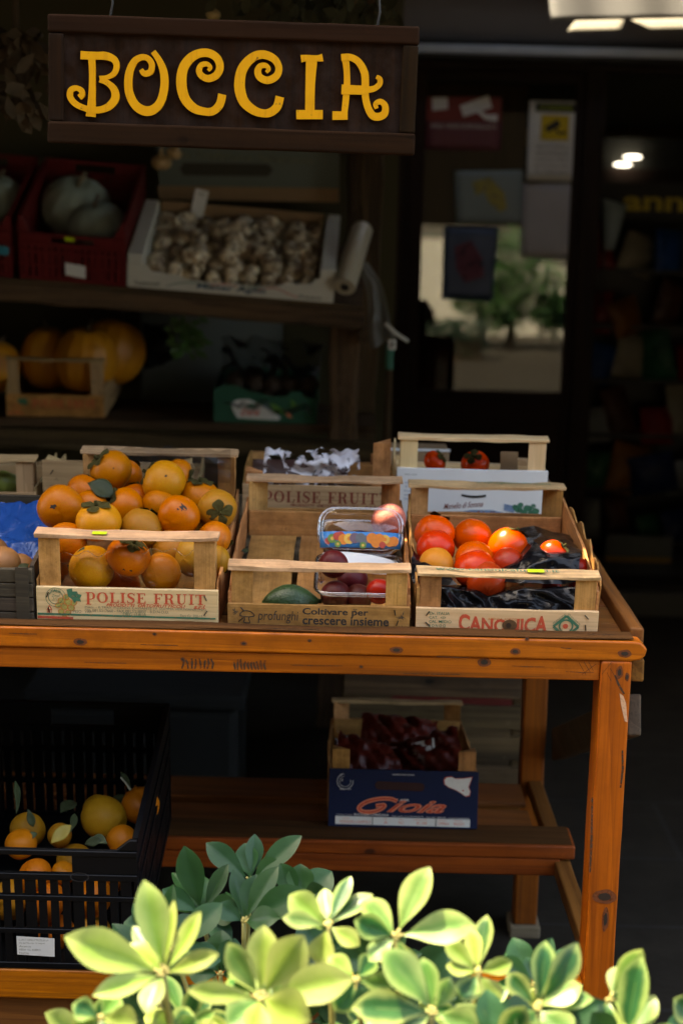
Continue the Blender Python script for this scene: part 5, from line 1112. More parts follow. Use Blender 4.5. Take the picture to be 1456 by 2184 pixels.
one_leaf('fallen_leaf', 'small dark leaf behind the film at the left front post', (150, 1225, 2.70), (176, 1165, 2.70), 18, (-.5, -1, .2), DRYL, .2)
one_leaf('fallen_leaf', 'small green leaf scrap lying on the left floor of the mushroom crate', (514, 1176, 2.93), (532, 1172, 2.935), 13, (0, -.6, .8), DRYL, .3)
RIMP = film('punnet rim plastic', cover=.22, rough=.10, bump=.1, tint=(.9, .9, .9))
# clear liner of the persimmon crate
c0 = at(280, 1200, 2.69); ln_ = thing('plastic_liner', 'clear crinkled plastic liner inside the persimmon crate', 'plastic film', c0)
def flap(name, P4, top, seed, mt=None, amp=.004):
    P4 = [p - c0 for p in P4]
    def fn(u, v):
        q = P4[3].lerp(P4[2], u).lerp(P4[0].lerp(P4[1], u), v)
        q.z += top * v ** 2 * (noise.noise((u * 5, seed, 1)) + .35 * sin(u * 40)); q.y += amp * (noise.noise((u * 7, v * 4, seed)) - .3 * abs(noise.noise((u * 16, v * 10, seed)))); return q
    return MB().grid(fn, 40, 14).build(name, mt or FILM, ln_, smooth=True)
fl_ = flap('front_flap', (at(128, 1182, 2.684), at(425, 1172, 2.684), at(425, 1256, 2.684), at(128, 1250, 2.684)), .012, 3)
flap('side_flap', (at(472, 1165, 2.70), at(512, 1040, 3.08), at(506, 1130, 3.10), at(468, 1240, 2.69)), .010, 7)
flap('back_flap', (at(222, 952, 3.11), at(492, 960, 3.11), at(492, 1030, 3.11), at(222, 1025, 3.11)), .006, 11, FILMD)

ev = [fl_.data.vertices[i * 15 + 14].co.copy() for i in range(41)]
MB().tube(ev, .0007, 5).build('flap_glint', RIMP, fl_)  # thin tube added as the highlight along the film edge
# red fruit in the black bag
G2 = 'red persimmons in the black lined crate'
for i, (px, py, Y, r, mk, d, k, lab) in enumerate([
 (926, 1138, 2.90, 43, 'r', (.1, .5, .8), 0, 'red persimmon at the back left of the black lined crate'),
 (1007, 1146, 2.92, 41, 'r', (.2, .5, .8), 1, 'red persimmon at the back centre of the black lined crate'),
 (1083, 1168, 2.86, 42, 'r', (.4, .3, .8), 2, 'red persimmon shining in a patch of sunlight'),
 (929, 1170, 2.83, 41, 'r', (-.1, .5, .8), 1, 'red persimmon in front of the back left one'),
 (1011, 1196, 2.80, 42, 'r', (.1, .6, .8), 2, 'red persimmon behind the scarred front one'),
 (1012, 1214, 2.765, 45, 'r', (-.3, .4, .9), 0, 'red persimmon with a dark crack near the front rail'),
 (929, 1204, 2.77, 37, 'y', (-.2, .6, .6), 1, 'yellow orange persimmon at the front left above the black bag'),
 (1082, 1202, 2.79, 34, 'd', (.3, .5, .6), 2, 'dark red persimmon half under the bag below the sunlit one'),
 (1180, 1184, 2.80, 34, 'r', (.75, -.1, .75), 0, 'persimmon with a pale stem poking out of the black bag in the sun'),
 (1232, 1215, 2.82, 26, 'd', (.3, .6, .3), 1, 'dark red persimmon against the right side of the black lined crate'),
 (1036, 1240, 2.74, 42, 'd', (0, .8, .3), 2, 'shaded red persimmon seen under the front rail'),
 (1176, 1256, 2.745, 22, 'd', (.3, .5, .6), 0, 'small orange persimmon inside the bag under the front rail')]):
    fruit('red_persimmon', 'persimmon', lab, px, py, Y, r, RM[mk], d, i in (8, 0, 2), G2, k, 1.06, i * 1.7)
BB = NM('black bin bag'); n_ = BB.noise(BB.obj(), 40, 4, .6, 1.2); BB.set(Base_Color=(.004, .004, .005), Roughness=.19, Specular_IOR_Level=.2); BB.bump(n_, .35, .004); BINBAG = BB.m
c0 = at(1080, 1270, 2.70); bg_ = thing('bin_bag', 'crumpled black bin bag lining the crate of red persimmons', 'bag', c0)
def rag(name, pts, yfn, seed, amp=.010, nu=80, nv=36, fr=21):
    """crumpled sheet: rows of photo points at given depths"""
    rows = [[at(*p) - c0 for p in row] for row in pts]
    def fn(u, v):
        fv = v * (len(rows) - 1); i = min(int(fv), len(rows) - 2); t = fv - i
        def on(row):
            fu = u * (len(row) - 1); j = min(int(fu), len(row) - 2); s_ = fu - j; s_ = s_ * s_ * (3 - 2 * s_); return row[j].lerp(row[j + 1], s_)
        q = on(rows[i]).lerp(on(rows[i + 1]), t); p = (q.x * fr + seed, q.y * fr, q.z * fr)
        h = (1 - 2.6 * abs(noise.noise(p))) + .35 * (1 - 2.4 * abs(noise.noise((p[0] * 2.1, p[1] * 2.1, p[2] * 2.1))))
        return q + Vector((noise.noise((p[1], p[2], seed)) * amp, -amp * h, amp * .8 * noise.noise((p[2] * 1.3, p[0] * 1.3, seed))))
    return MB().grid(fn, nu, nv).build(name, BINBAG, bg_, smooth=True)
rag('front_fold', [[(888, 1232, 2.80), (960, 1240, 2.77), (1030, 1255, 2.75), (1110, 1250, 2.76), (1245, 1238, 2.80)], [(890, 1250, 2.72), (960, 1246, 2.715), (1040, 1270, 2.71), (1120, 1252, 2.715), (1246, 1252, 2.72)], [(892, 1300, 2.69), (960, 1300, 2.69), (1040, 1305, 2.69), (1120, 1305, 2.69), (1248, 1310, 2.69)], [(892, 1325, 2.70), (960, 1325, 2.70), (1040, 1330, 2.70), (1120, 1330, 2.70), (1248, 1330, 2.70)]], None, 2.1)
rag('right_heap', [[(1105, 1142, 2.97), (1150, 1135, 2.97), (1205, 1148, 2.97), (1228, 1165, 2.95)], [(1085, 1195, 2.84), (1135, 1152, 2.84), (1160, 1172, 2.765), (1240, 1186, 2.77)], [(1065, 1216, 2.77), (1110, 1192, 2.755), (1165, 1182, 2.745), (1235, 1192, 2.75)], [(1062, 1240, 2.72), (1110, 1240, 2.72), (1165, 1240, 2.72), (1240, 1240, 2.72)]], None, 5.7, .009)
rag('left_fold', [[(878, 1160, 2.86), (890, 1185, 2.84), (900, 1200, 2.83)], [(876, 1200, 2.76), (905, 1200, 2.745), (960, 1222, 2.735)], [(884, 1245, 2.72), (910, 1240, 2.715), (975, 1245, 2.71)]], None, 8.3, .007, 40, 26)
rag('back_fold', [[(1060, 1130, 3.02), (1140, 1122, 3.02), (1215, 1140, 3.02)], [(1085, 1160, 2.94), (1150, 1150, 2.93), (1225, 1170, 2.92)]], None, 9.9, .007, 50, 18)

# mushroom crate contents: avocado, clear punnets, peach and plums
AV = NM('dark avocado skin'); v = AV.obj(); AV.set(Base_Color=AV.mix(AV.noise(v, 90, 4), (.010, .030, .010), (.03, .075, .018)), Roughness=.38); AV.bump(AV.noise(v, 260, 3), .6, .002)
c = at(618, 1283, 2.735); av_ = thing('avocado', 'dark green avocado lying behind the printed panel of the mushroom crate', 'avocado', c, (0, radians(90), radians(8)))
MB().lathe([(max(.001, .033 * sin(pi * t) ** .75 * (1 - .18 * t)), -.048 + .10 * t) for t in [k / 18 for k in range(19)]], 32).build('skin', AV.m, av_, smooth=True)
MB().tube([(0, 0, .050), (0, 0, .055)], .004, 8).build('stem_scar', CALYX, av_)
CLR = film('clear punnet plastic', cover=.035, rough=.04, bump=.12, bs=20, tint=(.97, .97, .96))
def rrect(w_, d_, r, n=6):
    out = []
    for cx, cy, a0 in ((w_ / 2 - r, d_ / 2 - r, 0), (-w_ / 2 + r, d_ / 2 - r, pi / 2), (-w_ / 2 + r, -d_ / 2 + r, pi), (w_ / 2 - r, -d_ / 2 + r, 1.5 * pi)):
        for k in range(n + 1): out.append((cx + r * cos(a0 + pi / 2 * k / n), cy + r * sin(a0 + pi / 2 * k / n)))
    return out
def tub(mb, w_, d_, h_, r=.025, taper=.86):
    rings = [[(x * taper, y * taper, 0) for x, y in rrect(w_, d_, r)], [(x * (taper + 1) / 2, y * (taper + 1) / 2, h_ / 2) for x, y in rrect(w_, d_, r)], [(x, y, h_) for x, y in rrect(w_, d_, r)]]
    n = len(rings[0]); vs = sum(rings, [])
    mb.add(vs, [tuple(range(n))] + [(i * n + k, i * n + (k + 1) % n, (i + 1) * n + (k + 1) % n, (i + 1) * n + k) for i in range(2) for k in range(n)])
def rim_tube(mb, w_, d_, z, r=.025, rad=.0028, M=None):
    p = rrect(w_, d_, r); p.append(p[0]); q = [Vector((x, y, z)) for x, y in p]
    mb.tube([M @ a for a in q] if M else q, rad, 6, cap=False)
Mt = Matrix.Rotation(T, 4, 'X')
c = at(764, 1287, 2.815); pn = thing('punnet', 'open clear plastic punnet of red plums, lid with a blue fruit label folded up', 'punnet', c, (T, 0, 0))
mb = MB(); tub(mb, .150, .190, .056); mb.build('tray', CLR, pn, smooth=True)
mb = MB(); rim_tube(mb, .152, .192, .056); rim_tube(mb, .146, .186, .050, rad=.0012); mb.build('rim', RIMP, pn, smooth=True)
# lid stands up from the rear rim
Ml = Matrix.Translation((0.002, .099, .060)) @ Matrix.Rotation(radians(62), 4, 'X') @ Matrix.Translation((0, .040, 0))
mb = MB(); tub(mb, .150, .080, -.016, .030, .93); mb.v = [Ml @ p for p in mb.v]; lid_ = mb.build('lid', CLR, pn, smooth=True)
mb = MB(); rim_tube(mb, .152, .082, 0, .030, .0026, Ml); rim_tube(mb, .140, .074, .014, .030, .0012, Ml); mb.build('lid_rim', RIMP, lid_, smooth=True)
BLB = plain('blue fruit label', (.03, .22, .50), .35, .12, 25)
mb = MB(); mb.grid(lambda u, v: Ml @ Vector(((u - .5) * .146, -.034 + .029 * v, .0175 - .012 * abs(2 * u - 1) ** 5)), 24, 2); mb.build('fruit_label', BLB, lid_, smooth=True, solid=.0006)
FR = {'o': (.72, .20, .01), 'r': (.50, .05, .02), 'k': (.12, .22, .03), 'y': (.75, .42, .06), 'p': (.16, .09, .11), 'g': (.12, .12, .12)}
FRM = {k_: plain('label fruit print ' + k_, q, .4, .25, 120) for k_, q in FR.items()}
for j, (u, v, rr, mk) in enumerate([(.10, .4, .0085, 'r'), (.15, .55, .0115, 'k'), (.21, .7, .010, 'r'), (.25, .72, .0105, 'r'), (.29, .5, .013, 'o'), (.36, .55, .013, 'y'), (.43, .6, .013, 'p'), (.50, .6, .0125, 'g'), (.56, .5, .0105, 'g'), (.64, .6, .0135, 'o'), (.69, .3, .0115, 'o'), (.73, .6, .012, 'o'), (.80, .55, .0115, 'y'), (.86, .4, .012, 'o'), (.91, .45, .012, 'o'), (.22, .2, .008, 'k'), (.53, .15, .008, 'k'), (.77, .2, .008, 'r')]):
    x = (u - .5) * .146; y = -.034 + .029 * v; z0 = .0186 + .0001 * j
    M_ = Ml
    p = [M_ @ Vector((x + rr * .75 * cos(a), y + rr * .75 * sin(a), z0 - .012 * abs(2 * u - 1) ** 5)) for a in [2 * pi * q / 18 for q in range(18)]]
    o = MB().add(p, [tuple(range(18))]).build('printed_fruit', FRM[mk], lid_)
    if mk in 'yk': MB().add([M_ @ Vector((x + rr * .3 * cos(a), y + rr * .3 * sin(a), z0 + .00005 - .012 * abs(2 * u - 1) ** 5)) for a in [2 * pi * q / 14 for q in range(14)]], [tuple(range(14))]).build('printed_stone', FRM['o' if mk == 'y' else 'y'], lid_)
# white pad bent in the tray
mb = MB(); mb.grid(lambda u, v: Vector(((u - .5) * .132, .088 - .030 * (1 - v) - .01 * sin(pi * u), .046 + .026 * v * sin(pi * (.10 + .84 * u)) ** .45 - .012 * u)), 24, 6); mb.build('white_pad', PAPER, pn, smooth=True, solid=.0008)
PLM = persimmon_mat('dark red plum skin', (.085, .006, .004), (.05, .005, .005), .2, .35); PCH = persimmon_mat('pink red peach skin', (.62, .20, .14), (.20, .012, .014), .3, .65)
for i, (px, py, Y, r, lab) in enumerate([(711, 1203, 2.745, 31, 'dark red plum standing above the front rail in the clear punnet'), (716, 1270, 2.745, 32, 'dark plum low at the left inside the clear punnet'), (762, 1276, 2.75, 30, 'dark plum in the middle of the clear punnet'), (808, 1262, 2.745, 28, 'orange red plum at the right inside the clear punnet'), (752, 1236, 2.80, 32, 'plum at the back of the clear punnet beneath the white pad')]):
    fruit('plum', 'plum', lab, px, py, Y, r, RM['d'] if i == 3 else PLM, (.2, .6, .5), False, 'plums in the clear punnet', i % 3, 1.08)
c = at(766, 1196, 3.025); pn2 = thing('punnet', 'second clear punnet of dark plums behind the one with the folded lid', 'punnet', c, (T, 0, 0))
mb = MB(); tub(mb, .150, .115, .060); mb.build('tray', CLR, pn2, smooth=True); mb = MB(); rim_tube(mb, .152, .117, .060); mb.build('rim', RIMP, pn2, smooth=True)
for i, (x, y) in enumerate(((-.045, -.026), (.002, -.027), (.046, -.026), (-.04, .024), (.005, .024), (.046, .024))):
    q = c + Mt @ Vector((x, y, .030)); o = fruit('plum', 'plum', 'dark plum in the second clear punnet behind the blue label', 0, 0, 1, 1, PLM, (.3, .3, .8), False, 'plums in the second punnet', i % 3); o.location = q; o.scale = (.023, .023, .024)
o = fruit('peach', 'peach', 'pink peach catching the sun on top of the punnets, right of the blue label', 828, 1110, 2.985, 38, PCH, (-.5, -.4, .8), False, None, 1, .98)

# the rest of the second row
for i, (px, py, Y, r, lab) in enumerate([(927, 985, 3.38, 25, 'left orange tomato behind the rail of the tall white crate'), (1012, 990, 3.38, 30, 'right orange red tomato with dark calyx behind the rail of the tall white crate')]):
    fruit('tomato', 'tomato', lab, px, py, Y, r, RM['r'], ((.6, -.3, .6), (-.25, -.6, .75))[i], True, 'tomatoes in the tall white crate', i)
o = thing('price_card', 'pale cardboard price card standing in the tall white crate', 'card', at(1085, 985, 3.36), (radians(-8), 0, 0)); MB().bx(-.018, .018, 0, .002, -.03, .021).build('card', BROWNC, o)
MB().bx(-.012, .012, -.01, -.008, -.031, -.022).build('card_foot', PAPER, o)
c0 = at(900, 970, 3.62); o = thing('cardboard_tray', 'low pale tray behind the tall white crate', 'box', c0); MB().bx(-.10, .06, 0, .12, -.10, .008).build('tray_wall', BROWNC, o, bevel=.003); MB().bx(-.102, .062, -.003, .0, .0085, .014).build('tray_rim', PAPER, o)
rc, f = plastic_crate('plastic_crate', 'topmost of the dark red plastic crates stacked behind the tall white crate', (.36, 4.35, .605), 0, .42, .3, .30, REDP, 0.0)
rc['group'] = 'red plastic crates stacked on the ground'
for z_, w_ in ((.303, 'middle one'), (.001, 'lowest')):
    q_ = copy_tree(rc); q_.location.z = z_; q_['label'] = w_ + ' of the dark red plastic crates stacked behind the tall white crate'
c0 = at(660, 985, 3.30); wr2 = thing('plastic_wrap', 'shiny crinkled clear film bag in the crate behind the mushroom crate', 'plastic film', c0)
SHF = film('shiny cellophane', cover=.50, gloss=1.0, rough=.04, bump=.12, bs=9)
P4 = [at(565, 958, 3.30), at(765, 960, 3.30), at(770, 1040, 3.295), at(560, 1040, 3.295)]
_s = NM('film with white glints'); _s.set(Base_Color=(.62, .58, .60), Roughness=.28); _a = _s.n('ShaderNodeBsdfTransparent'); _b = _s.n('ShaderNodeMixShader', {0: _s.step(_s.noise(_s.obj((1, 1, 1)), 24, 3, .5, .8), .46, .52)})  # white reflection patches painted into the film colour
_s.l(_a.outputs[0], _b.inputs[1]); _s.l(_s.b.outputs[0], _b.inputs[2]); _s.l(_b.outputs[0], _s.out.inputs[0]); SHF = _s.m
def shf(u, v):
    q = P4[0].lerp(P4[1], u).lerp(P4[3].lerp(P4[2], u), v) - c0; q.y += .035 * (.5 - 1.6 * abs(noise.noise((u * 3.2, v * 2, 2)))) - .02 * sin(pi * v); q.z += .003 * sin(u * 45) * (1 - v); return q
MB().grid(shf, 80, 26).build('film_sheet', SHF, wr2, smooth=True)
c0 = at(600, 1010, 3.40); o = thing('fruit_pack', 'dark fruit pack in the crate behind the mushroom crate', 'pack', c0); bag_mesh(.2, .09, .04, 4).build('pack_body', plain('dark maroon pack', (.06, .025, .02), .4, .4, 30), o, smooth=True, loc=(.04, 0, -.06))
# left edge of the table
dk = thing('wooden_crate', 'dark weathered crate of brown kiwis at the left edge of the table', 'crate', (-.665, 2.664, FZ), (T, 0, 0), 'wooden fruit crates')
for k in range(4): MB().plank((-.15, .004, .014 + .026 * k), (.154, .004, .014 + .026 * k), (0, .004, 0), (0, 0, .0118), 12, .001, seed=120 + k).build('front_slat', wood('blackened slat %d' % k, (.075, .055, .035), (.025, .019, .013), 0, 1.2, rough=.8, spots=.5) if k == 0 else bpy.data.materials['blackened slat 0'], dk, bevel=.001, seg=1)
BSL = bpy.data.materials['blackened slat 0']
for s_ in (-1, 1):
    MB().bx(s_ * .152 - .0035, s_ * .152 + .0035, .0085, .38, .0, .108).build('side_panel', BSL, dk); MB().bx(s_ * .137 - .011, s_ * .137 + .011, -.003, -.0004, .0, .108).build('corner_strip', BSL, dk)
MB().bx(-.148, .148, .372, .38, 0, .108).build('back_panel', BSL, dk); MB().bx(-.148, .148, .0085, .371, 0, .006).build('base', BSL, dk)
for i, (px, py, Y, r) in enumerate(((2, 1205, 2.74, 40), (38, 1215, 2.78, 34), (-60, 1205, 2.76, 40), (-20, 1180, 2.84, 38), (-30, 1240, 2.72, 36))):
    c = at(px, py, Y); rr = r * mpp(px, py, Y); o = thing('kiwi', ('large russet brown fruit at the left edge of the dark crate', 'smaller russet brown fruit beside the large one in the dark crate', 'russet fruit outside the left edge', 'russet fruit behind the large one in the dark crate', 'russet fruit low in the crate')[i], 'kiwi', c, (.3, 1.2, i), 'brown fruit in the dark crate')
    MB().lathe([(a * rr, z * rr * 1.1) for a, z in [(.05, -1)] + [(cos(t) ** .9, sin(t)) for t in [(-1.4 + 2.8 * k / 12) for k in range(13)]] + [(.05, 1)]], 24).build('skin', plain('russet skin %d' % i, (.28, .11, .025), .6, .35, 70, .2), o, smooth=True)
one_leaf('fallen_leaf', 'dry curled leaf on the right of the dark kiwi crate', (36, 1222, 2.70), (60, 1196, 2.715), 18, (-.3, -1, .5), DRYL, .5)
BLT = NM('blue plastic'); n_ = BLT.noise(BLT.obj(), 22, 4, .6, 1.0); BLT.set(Base_Color=(.008, .06, .24), Roughness=.22); BLT.bump(n_, .5, .01)
c0 = at(45, 1120, 2.90); bl = thing('plastic_bag', 'crumpled blue plastic bag behind the dark kiwi crate', 'bag', c0)
cloth('bag_sheet', (at(-70, 1066, 2.98), at(110, 1064, 2.98), at(104, 1210, 2.82), at(-70, 1215, 2.82)), c0, BLT.m, .007, 16, 40, 30, 4, parent=bl, bulge=.02)
fruit('green_apple', 'apple', 'green fruit in the weathered crate at the left edge', 14, 1030, 3.33, 30, plain('green apple skin', (.22, .26, .05), .4, .2, 20), (.3, .2, .8), False)
# right end of the table, behind the torn crate
fruit('red_fruit', 'fruit', 'red fruit behind the torn side of the black lined crate', 1246, 1168, 3.37, 16, RM['r'], (.2, .5, .6), False)

# peppers in the blue crate
for i, (x, y, z, a) in enumerate(((-.06, .18, .075, .3), (.05, .20, .085, -.35), (.0, .32, .10, .1))):
    c = Vector((.1385, 3.140, .4185)) + Vector((x, y, z - .1 * y + .01)); o = thing('pepper_pack', ('left film pack of red peppers in the blue crate', 'right film pack of red peppers with a white label in the blue crate', 'rear film pack of red peppers in the blue crate')[i], 'pack', c, (radians(-50), a, a * .5), 'red pepper packs in the blue crate')
    mb = bag_mesh(.17, .11, .026, i + 5); mb.v = [p + Vector((0, -.014 * abs(sin(p.x * 95 + p.z * 60 + i)) - .010 * noise.noise((p.x * 40, p.z * 40, i)), -.055)) for p in mb.v]; mb.build('peppers', plain('red pepper skin %d' % i, (.085, .008, .003), .4, .6, 22, .5, Specular_IOR_Level=.25), o, smooth=True)
    if i == 1: MB().bx(-.015, .035, -.030, -.0285, -.0, .028).build('pack_label', PAPER, o, rot=(radians(0), 0, 0))
    mb = bag_mesh(.18, .12, .030, i + 5); mb.v = [p - Vector((0, 0, .060)) for p in mb.v]; mb.build('pack_film', FILM, o, smooth=True)

# citrus in the black crate
LM = {'l': persimmon_mat('lemon skin', (.40, .20, .012), (.38, .15, .006), .5, .45), 'o': persimmon_mat('orange skin', (.50, .15, .006), (.46, .11, .003), .3, .4)}
for i, (px, py, Y, r, mk, lab) in enumerate([(60, 1770, 2.84, 38, 'l', 'dull lemon at the left of the black crate with a leaf across it'), (45, 1800, 2.76, 34, 'o', 'orange low at the left front of the black crate'), (222, 1745, 2.86, 46, 'l', 'large yellow lemon in the middle of the black crate'), (207, 1725, 2.95, 30, 'l', 'lemon peeping out behind the large yellow one'), (300, 1718, 2.90, 41, 'o', 'bright orange at the right back of the black crate'), (262, 1795, 2.76, 36, 'o', 'orange at the right front of the black crate with a dark scratch'), (128, 1782, 2.80, 26, 'l', 'small lemon in the centre front of the black crate'), (75, 1868, 2.72, 38, 'o', 'orange seen through the hand hole of the black crate'), (135, 1862, 2.74, 26, 'o', 'small orange at the right end of the hand hole'), (100, 1925, 2.70, 44, 'o', 'orange behind the upper slots of the black crate'), (200, 1915, 2.71, 42, 'o', 'orange behind the right upper slots of the black crate'), (20, 1920, 2.71, 42, 'l', 'lemon behind the left upper slots of the black crate'), (120, 1990, 2.70, 42, 'o', 'orange behind the label of the black crate'), (195, 1990, 2.70, 42, 'l', 'lemon behind the middle slots of the black crate'), (50, 2035, 2.71, 40, 'o', 'lowest left orange in the black crate'), (125, 2040, 2.71, 38, 'l', 'lowest right lemon in the black crate'), (160, 1840, 2.80, 40, 'l', 'lemon buried under the leaves in the black crate'), (240, 1860, 2.80, 42, 'o', 'orange buried in the right of the black crate')]):
    fruit('citrus_fruit', 'citrus', lab, px, py, Y, r, LM[mk], (random.uniform(-1, 1), -.3, random.uniform(-.5, 1)), False, 'citrus fruit in the black crate', i % 3, 1.12 if mk == 'l' else .98)
for i, (p0, p1, wv, nr, mt) in enumerate([((35, 1735, 2.84), (42, 1660, 2.88), 22, (.8, -.6, 0), LEML), ((60, 1725, 2.80), (72, 1765, 2.79), 18, (.2, -1, .3), LEML), ((108, 1800, 2.74), (150, 1758, 2.75), 30, (-.3, -1, .5), YELL), ((190, 1735, 2.88), (238, 1705, 2.9), 26, (0, -.6, .8), YELL), ((150, 1775, 2.78), (165, 1730, 2.82), 18, (.4, -1, .3), LEML), ((130, 1735, 2.9), (160, 1700, 2.95), 34, (0, -.5, .8), LEML), ((280, 1690, 2.90), (262, 1640, 2.93), 16, (.8, -.8, 0), LEML), ((180, 1800, 2.74), (215, 1790, 2.73), 22, (0, -1, .6), LEML), ((230, 1800, 2.73), (200, 1780, 2.74), 20, (0, -1, .6), LEML), ((50, 1790, 2.75), (80, 1775, 2.76), 18, (0, -.7, .8), LEML), ((250, 1720, 2.95), (270, 1690, 2.99), 40, (0, -.5, .8), LEML)]):
    one_leaf('citrus_leaf', ('tall dull leaf at the left edge of the black crate', 'dull leaf hanging across the left lemon', 'yellowed leaf standing in the front of the black crate', 'yellow leaf lying on the large lemon', 'narrow dull leaf beside the large lemon', 'broad dull leaf at the back of the black crate', 'narrow leaf sticking up beside the bright orange', 'round dull leaf at the front of the black crate', 'curled dull leaf at the front of the black crate', 'small leaf over the low left orange', 'broad dark leaf behind the large lemon')[i], p0, p1, wv, nr, mt, .25, .05, 'citrus leaves in the black crate')
o = MB().tube([at(258, 1658, 2.9), at(270, 1672, 2.89), at(279, 1685, 2.88)], [.0015, .002, .0022], 6).build('cut_stem', plain('pale cut stem', (.4, .38, .25), .6), None); setp(o, 'pale cut citrus stem in front of the back wall of the black crate', 'stem')

# ------------------------------------------------------------------ hanging sign
A, B, C_, D_ = at(103, 30, 2.75), at(893, 58, 2.75), at(887, 332, 2.75), at(103, 305, 2.75)
sc0 = (A + B + C_ + D_) / 4; sw, shh = (B - A).length, (A - D_).length; ang = math.atan2(A.z - B.z, B.x - A.x)
sg = thing('hanging_sign', 'dark wooden sign with golden yellow curled letters hanging above the stall', 'sign', sc0, (0, ang, 0))
MB().plank((-sw / 2 + .02, .004, 0), (sw / 2 - .02, .004, 0), (0, .009, 0), (0, 0, shh / 2 - .02), 20, .0005, seed=4).build('board', SIGNW[2], sg)
fh = .0145; fb = .0175
for nm, p0, p1, hv, mt in (('top_frame', (-sw / 2, 0, shh / 2 - fh), (sw / 2, 0, shh / 2 - fh), (0, 0, fh), SIGNW[0]), ('bottom_frame', (-sw / 2, 0, -shh / 2 + fb), (sw / 2, 0, -shh / 2 + fb), (0, 0, fb), SIGNW[0])):
    MB().plank(p0, p1, (0, .014, 0), hv, 20, .001, seed=len(nm)).build(nm, mt, sg, bevel=.004, seg=3)
for s_ in (-1, 1): MB().plank((s_ * (sw / 2 - .0135), 0, -shh / 2 + 2 * fb + .0006), (s_ * (sw / 2 - .0135), 0, shh / 2 - 2 * fh - .0006), (.0125, 0, 0), (0, .0125, 0), 12, .001, seed=8 + s_).build('side_frame', SIGNW[2], sg, bevel=.003, seg=2)
qa = lambda cx, cy: at(100 + .2747 * cx, 20 + .2747 * cy, 2.75); qb = lambda cx, cy: at(480 + .2885 * cx, 20 + .2885 * cy, 2.75)
ca, sa = cos(ang), sin(ang)
def loc_s(p): x, z = p.x - sc0.x, p.z - sc0.z; return (x * ca - z * sa, x * sa + z * ca)
MPP = mpp(480, 180, 2.75)
def letter(strokes, q, kk):
    mb = MB()
    for j, (pts, wd) in enumerate(strokes):
        P_ = spline([(*loc_s(q(a, b)), w_ * kk * MPP) for (a, b), w_ in zip(pts, wd)], 7) if len(pts) > 2 else [(*loc_s(q(a, b)), w_ * kk * MPP) for (a, b), w_ in zip(pts, wd)]
        mb.ribbon([(a, b) for a, b, _ in P_], [w_ for _, _, w_ in P_], -.0120 - .0002 * j, -.0052)
    return mb.build('letter', LETTERY, sg, auto=50)
letter([([(357, 365), (362, 480), (362, 620), (355, 760), (350, 835)], [56, 50, 52, 64, 76]),
        ([(272, 359), (330, 362), (400, 364), (470, 366), (528, 392), (550, 440), (532, 498), (480, 530), (420, 545)], [62, 60, 58, 60, 52, 46, 42, 34, 50]),
        ([(422, 545), (478, 572), (528, 622), (540, 690), (500, 748), (440, 778), (370, 784), (300, 768), (235, 738), (195, 692), (190, 650), (207, 622), (242, 614), (276, 632), (284, 664), (262, 686)], [50, 44, 54, 62, 58, 52, 50, 46, 46, 46, 46, 44, 40, 42, 44, 44])], qa, .2747)
letter([([(738, 470), (765, 502), (812, 486), (822, 430), (790, 384), (740, 376), (684, 412), (645, 510), (645, 640), (690, 740), (760, 788), (830, 782), (888, 722), (918, 610), (915, 500), (884, 410), (832, 332)], [32, 44, 46, 46, 44, 46, 52, 60, 62, 66, 74, 70, 64, 62, 58, 48, 40])], qa, .2747)
letter([([(1366, 662), (1345, 742), (1290, 793), (1220, 794), (1140, 765), (1075, 690), (1050, 580), (1062, 470), (1110, 392), (1180, 348), (1260, 343), (1325, 382), (1348, 450), (1322, 512), (1260, 540), (1208, 520), (1186, 478), (1205, 436), (1248, 428), (1274, 454), (1256, 478)], [62, 62, 60, 60, 70, 74, 78, 74, 70, 64, 62, 60, 58, 56, 54, 50, 46, 40, 36, 30, 22])], qa, .2747)
letter([([(407, 648), (385, 724), (330, 766), (270, 768), (205, 742), (140, 680), (111, 580), (122, 470), (165, 395), (230, 346), (300, 340), (370, 375), (400, 440), (378, 498), (318, 527), (262, 506), (244, 462), (262, 424), (302, 418), (325, 444), (306, 468)], [62, 62, 60, 58, 66, 74, 78, 74, 68, 62, 60, 54, 50, 52, 53, 52, 50, 42, 36, 30, 22])], qb, .2885)
letter([([(640, 380), (630, 560), (627, 760)], [82, 70, 68]), ([(562, 368), (600, 364), (680, 366), (722, 360)], [52, 46, 44, 54]), ([(528, 780), (722, 780)], [66, 66])], qb, .2885)
letter([([(884, 335), (898, 450), (900, 560), (890, 690), (878, 790)], [56, 46, 48, 48, 44]), ([(793, 787), (905, 787)], [62, 60]),
        ([(858, 360), (925, 358), (985, 392), (1028, 470), (1035, 560), (1035, 640), (1052, 720), (1085, 782), (1130, 796), (1176, 772), (1180, 715), (1146, 684), (1110, 702), (1118, 735)], [50, 48, 50, 55, 54, 52, 52, 56, 56, 54, 46, 40, 36, 30]),
        ([(860, 594), (960, 598), (1060, 600)], [70, 66, 64]), ([(1045, 597), (1100, 588), (1140, 555), (1141, 518), (1116, 500)], [46, 42, 40, 38, 26])], qb, .2885)
for x in (-.20, .23):
    MB().tube([(x, 0, shh / 2 - .004), (x + .004, .0, shh / 2 + .02), (x - .002, .006, shh / 2 + .09), (x, .012, 2.13 - sc0.z)], .0022, 6).build('hanging_wire', IRON, sg)
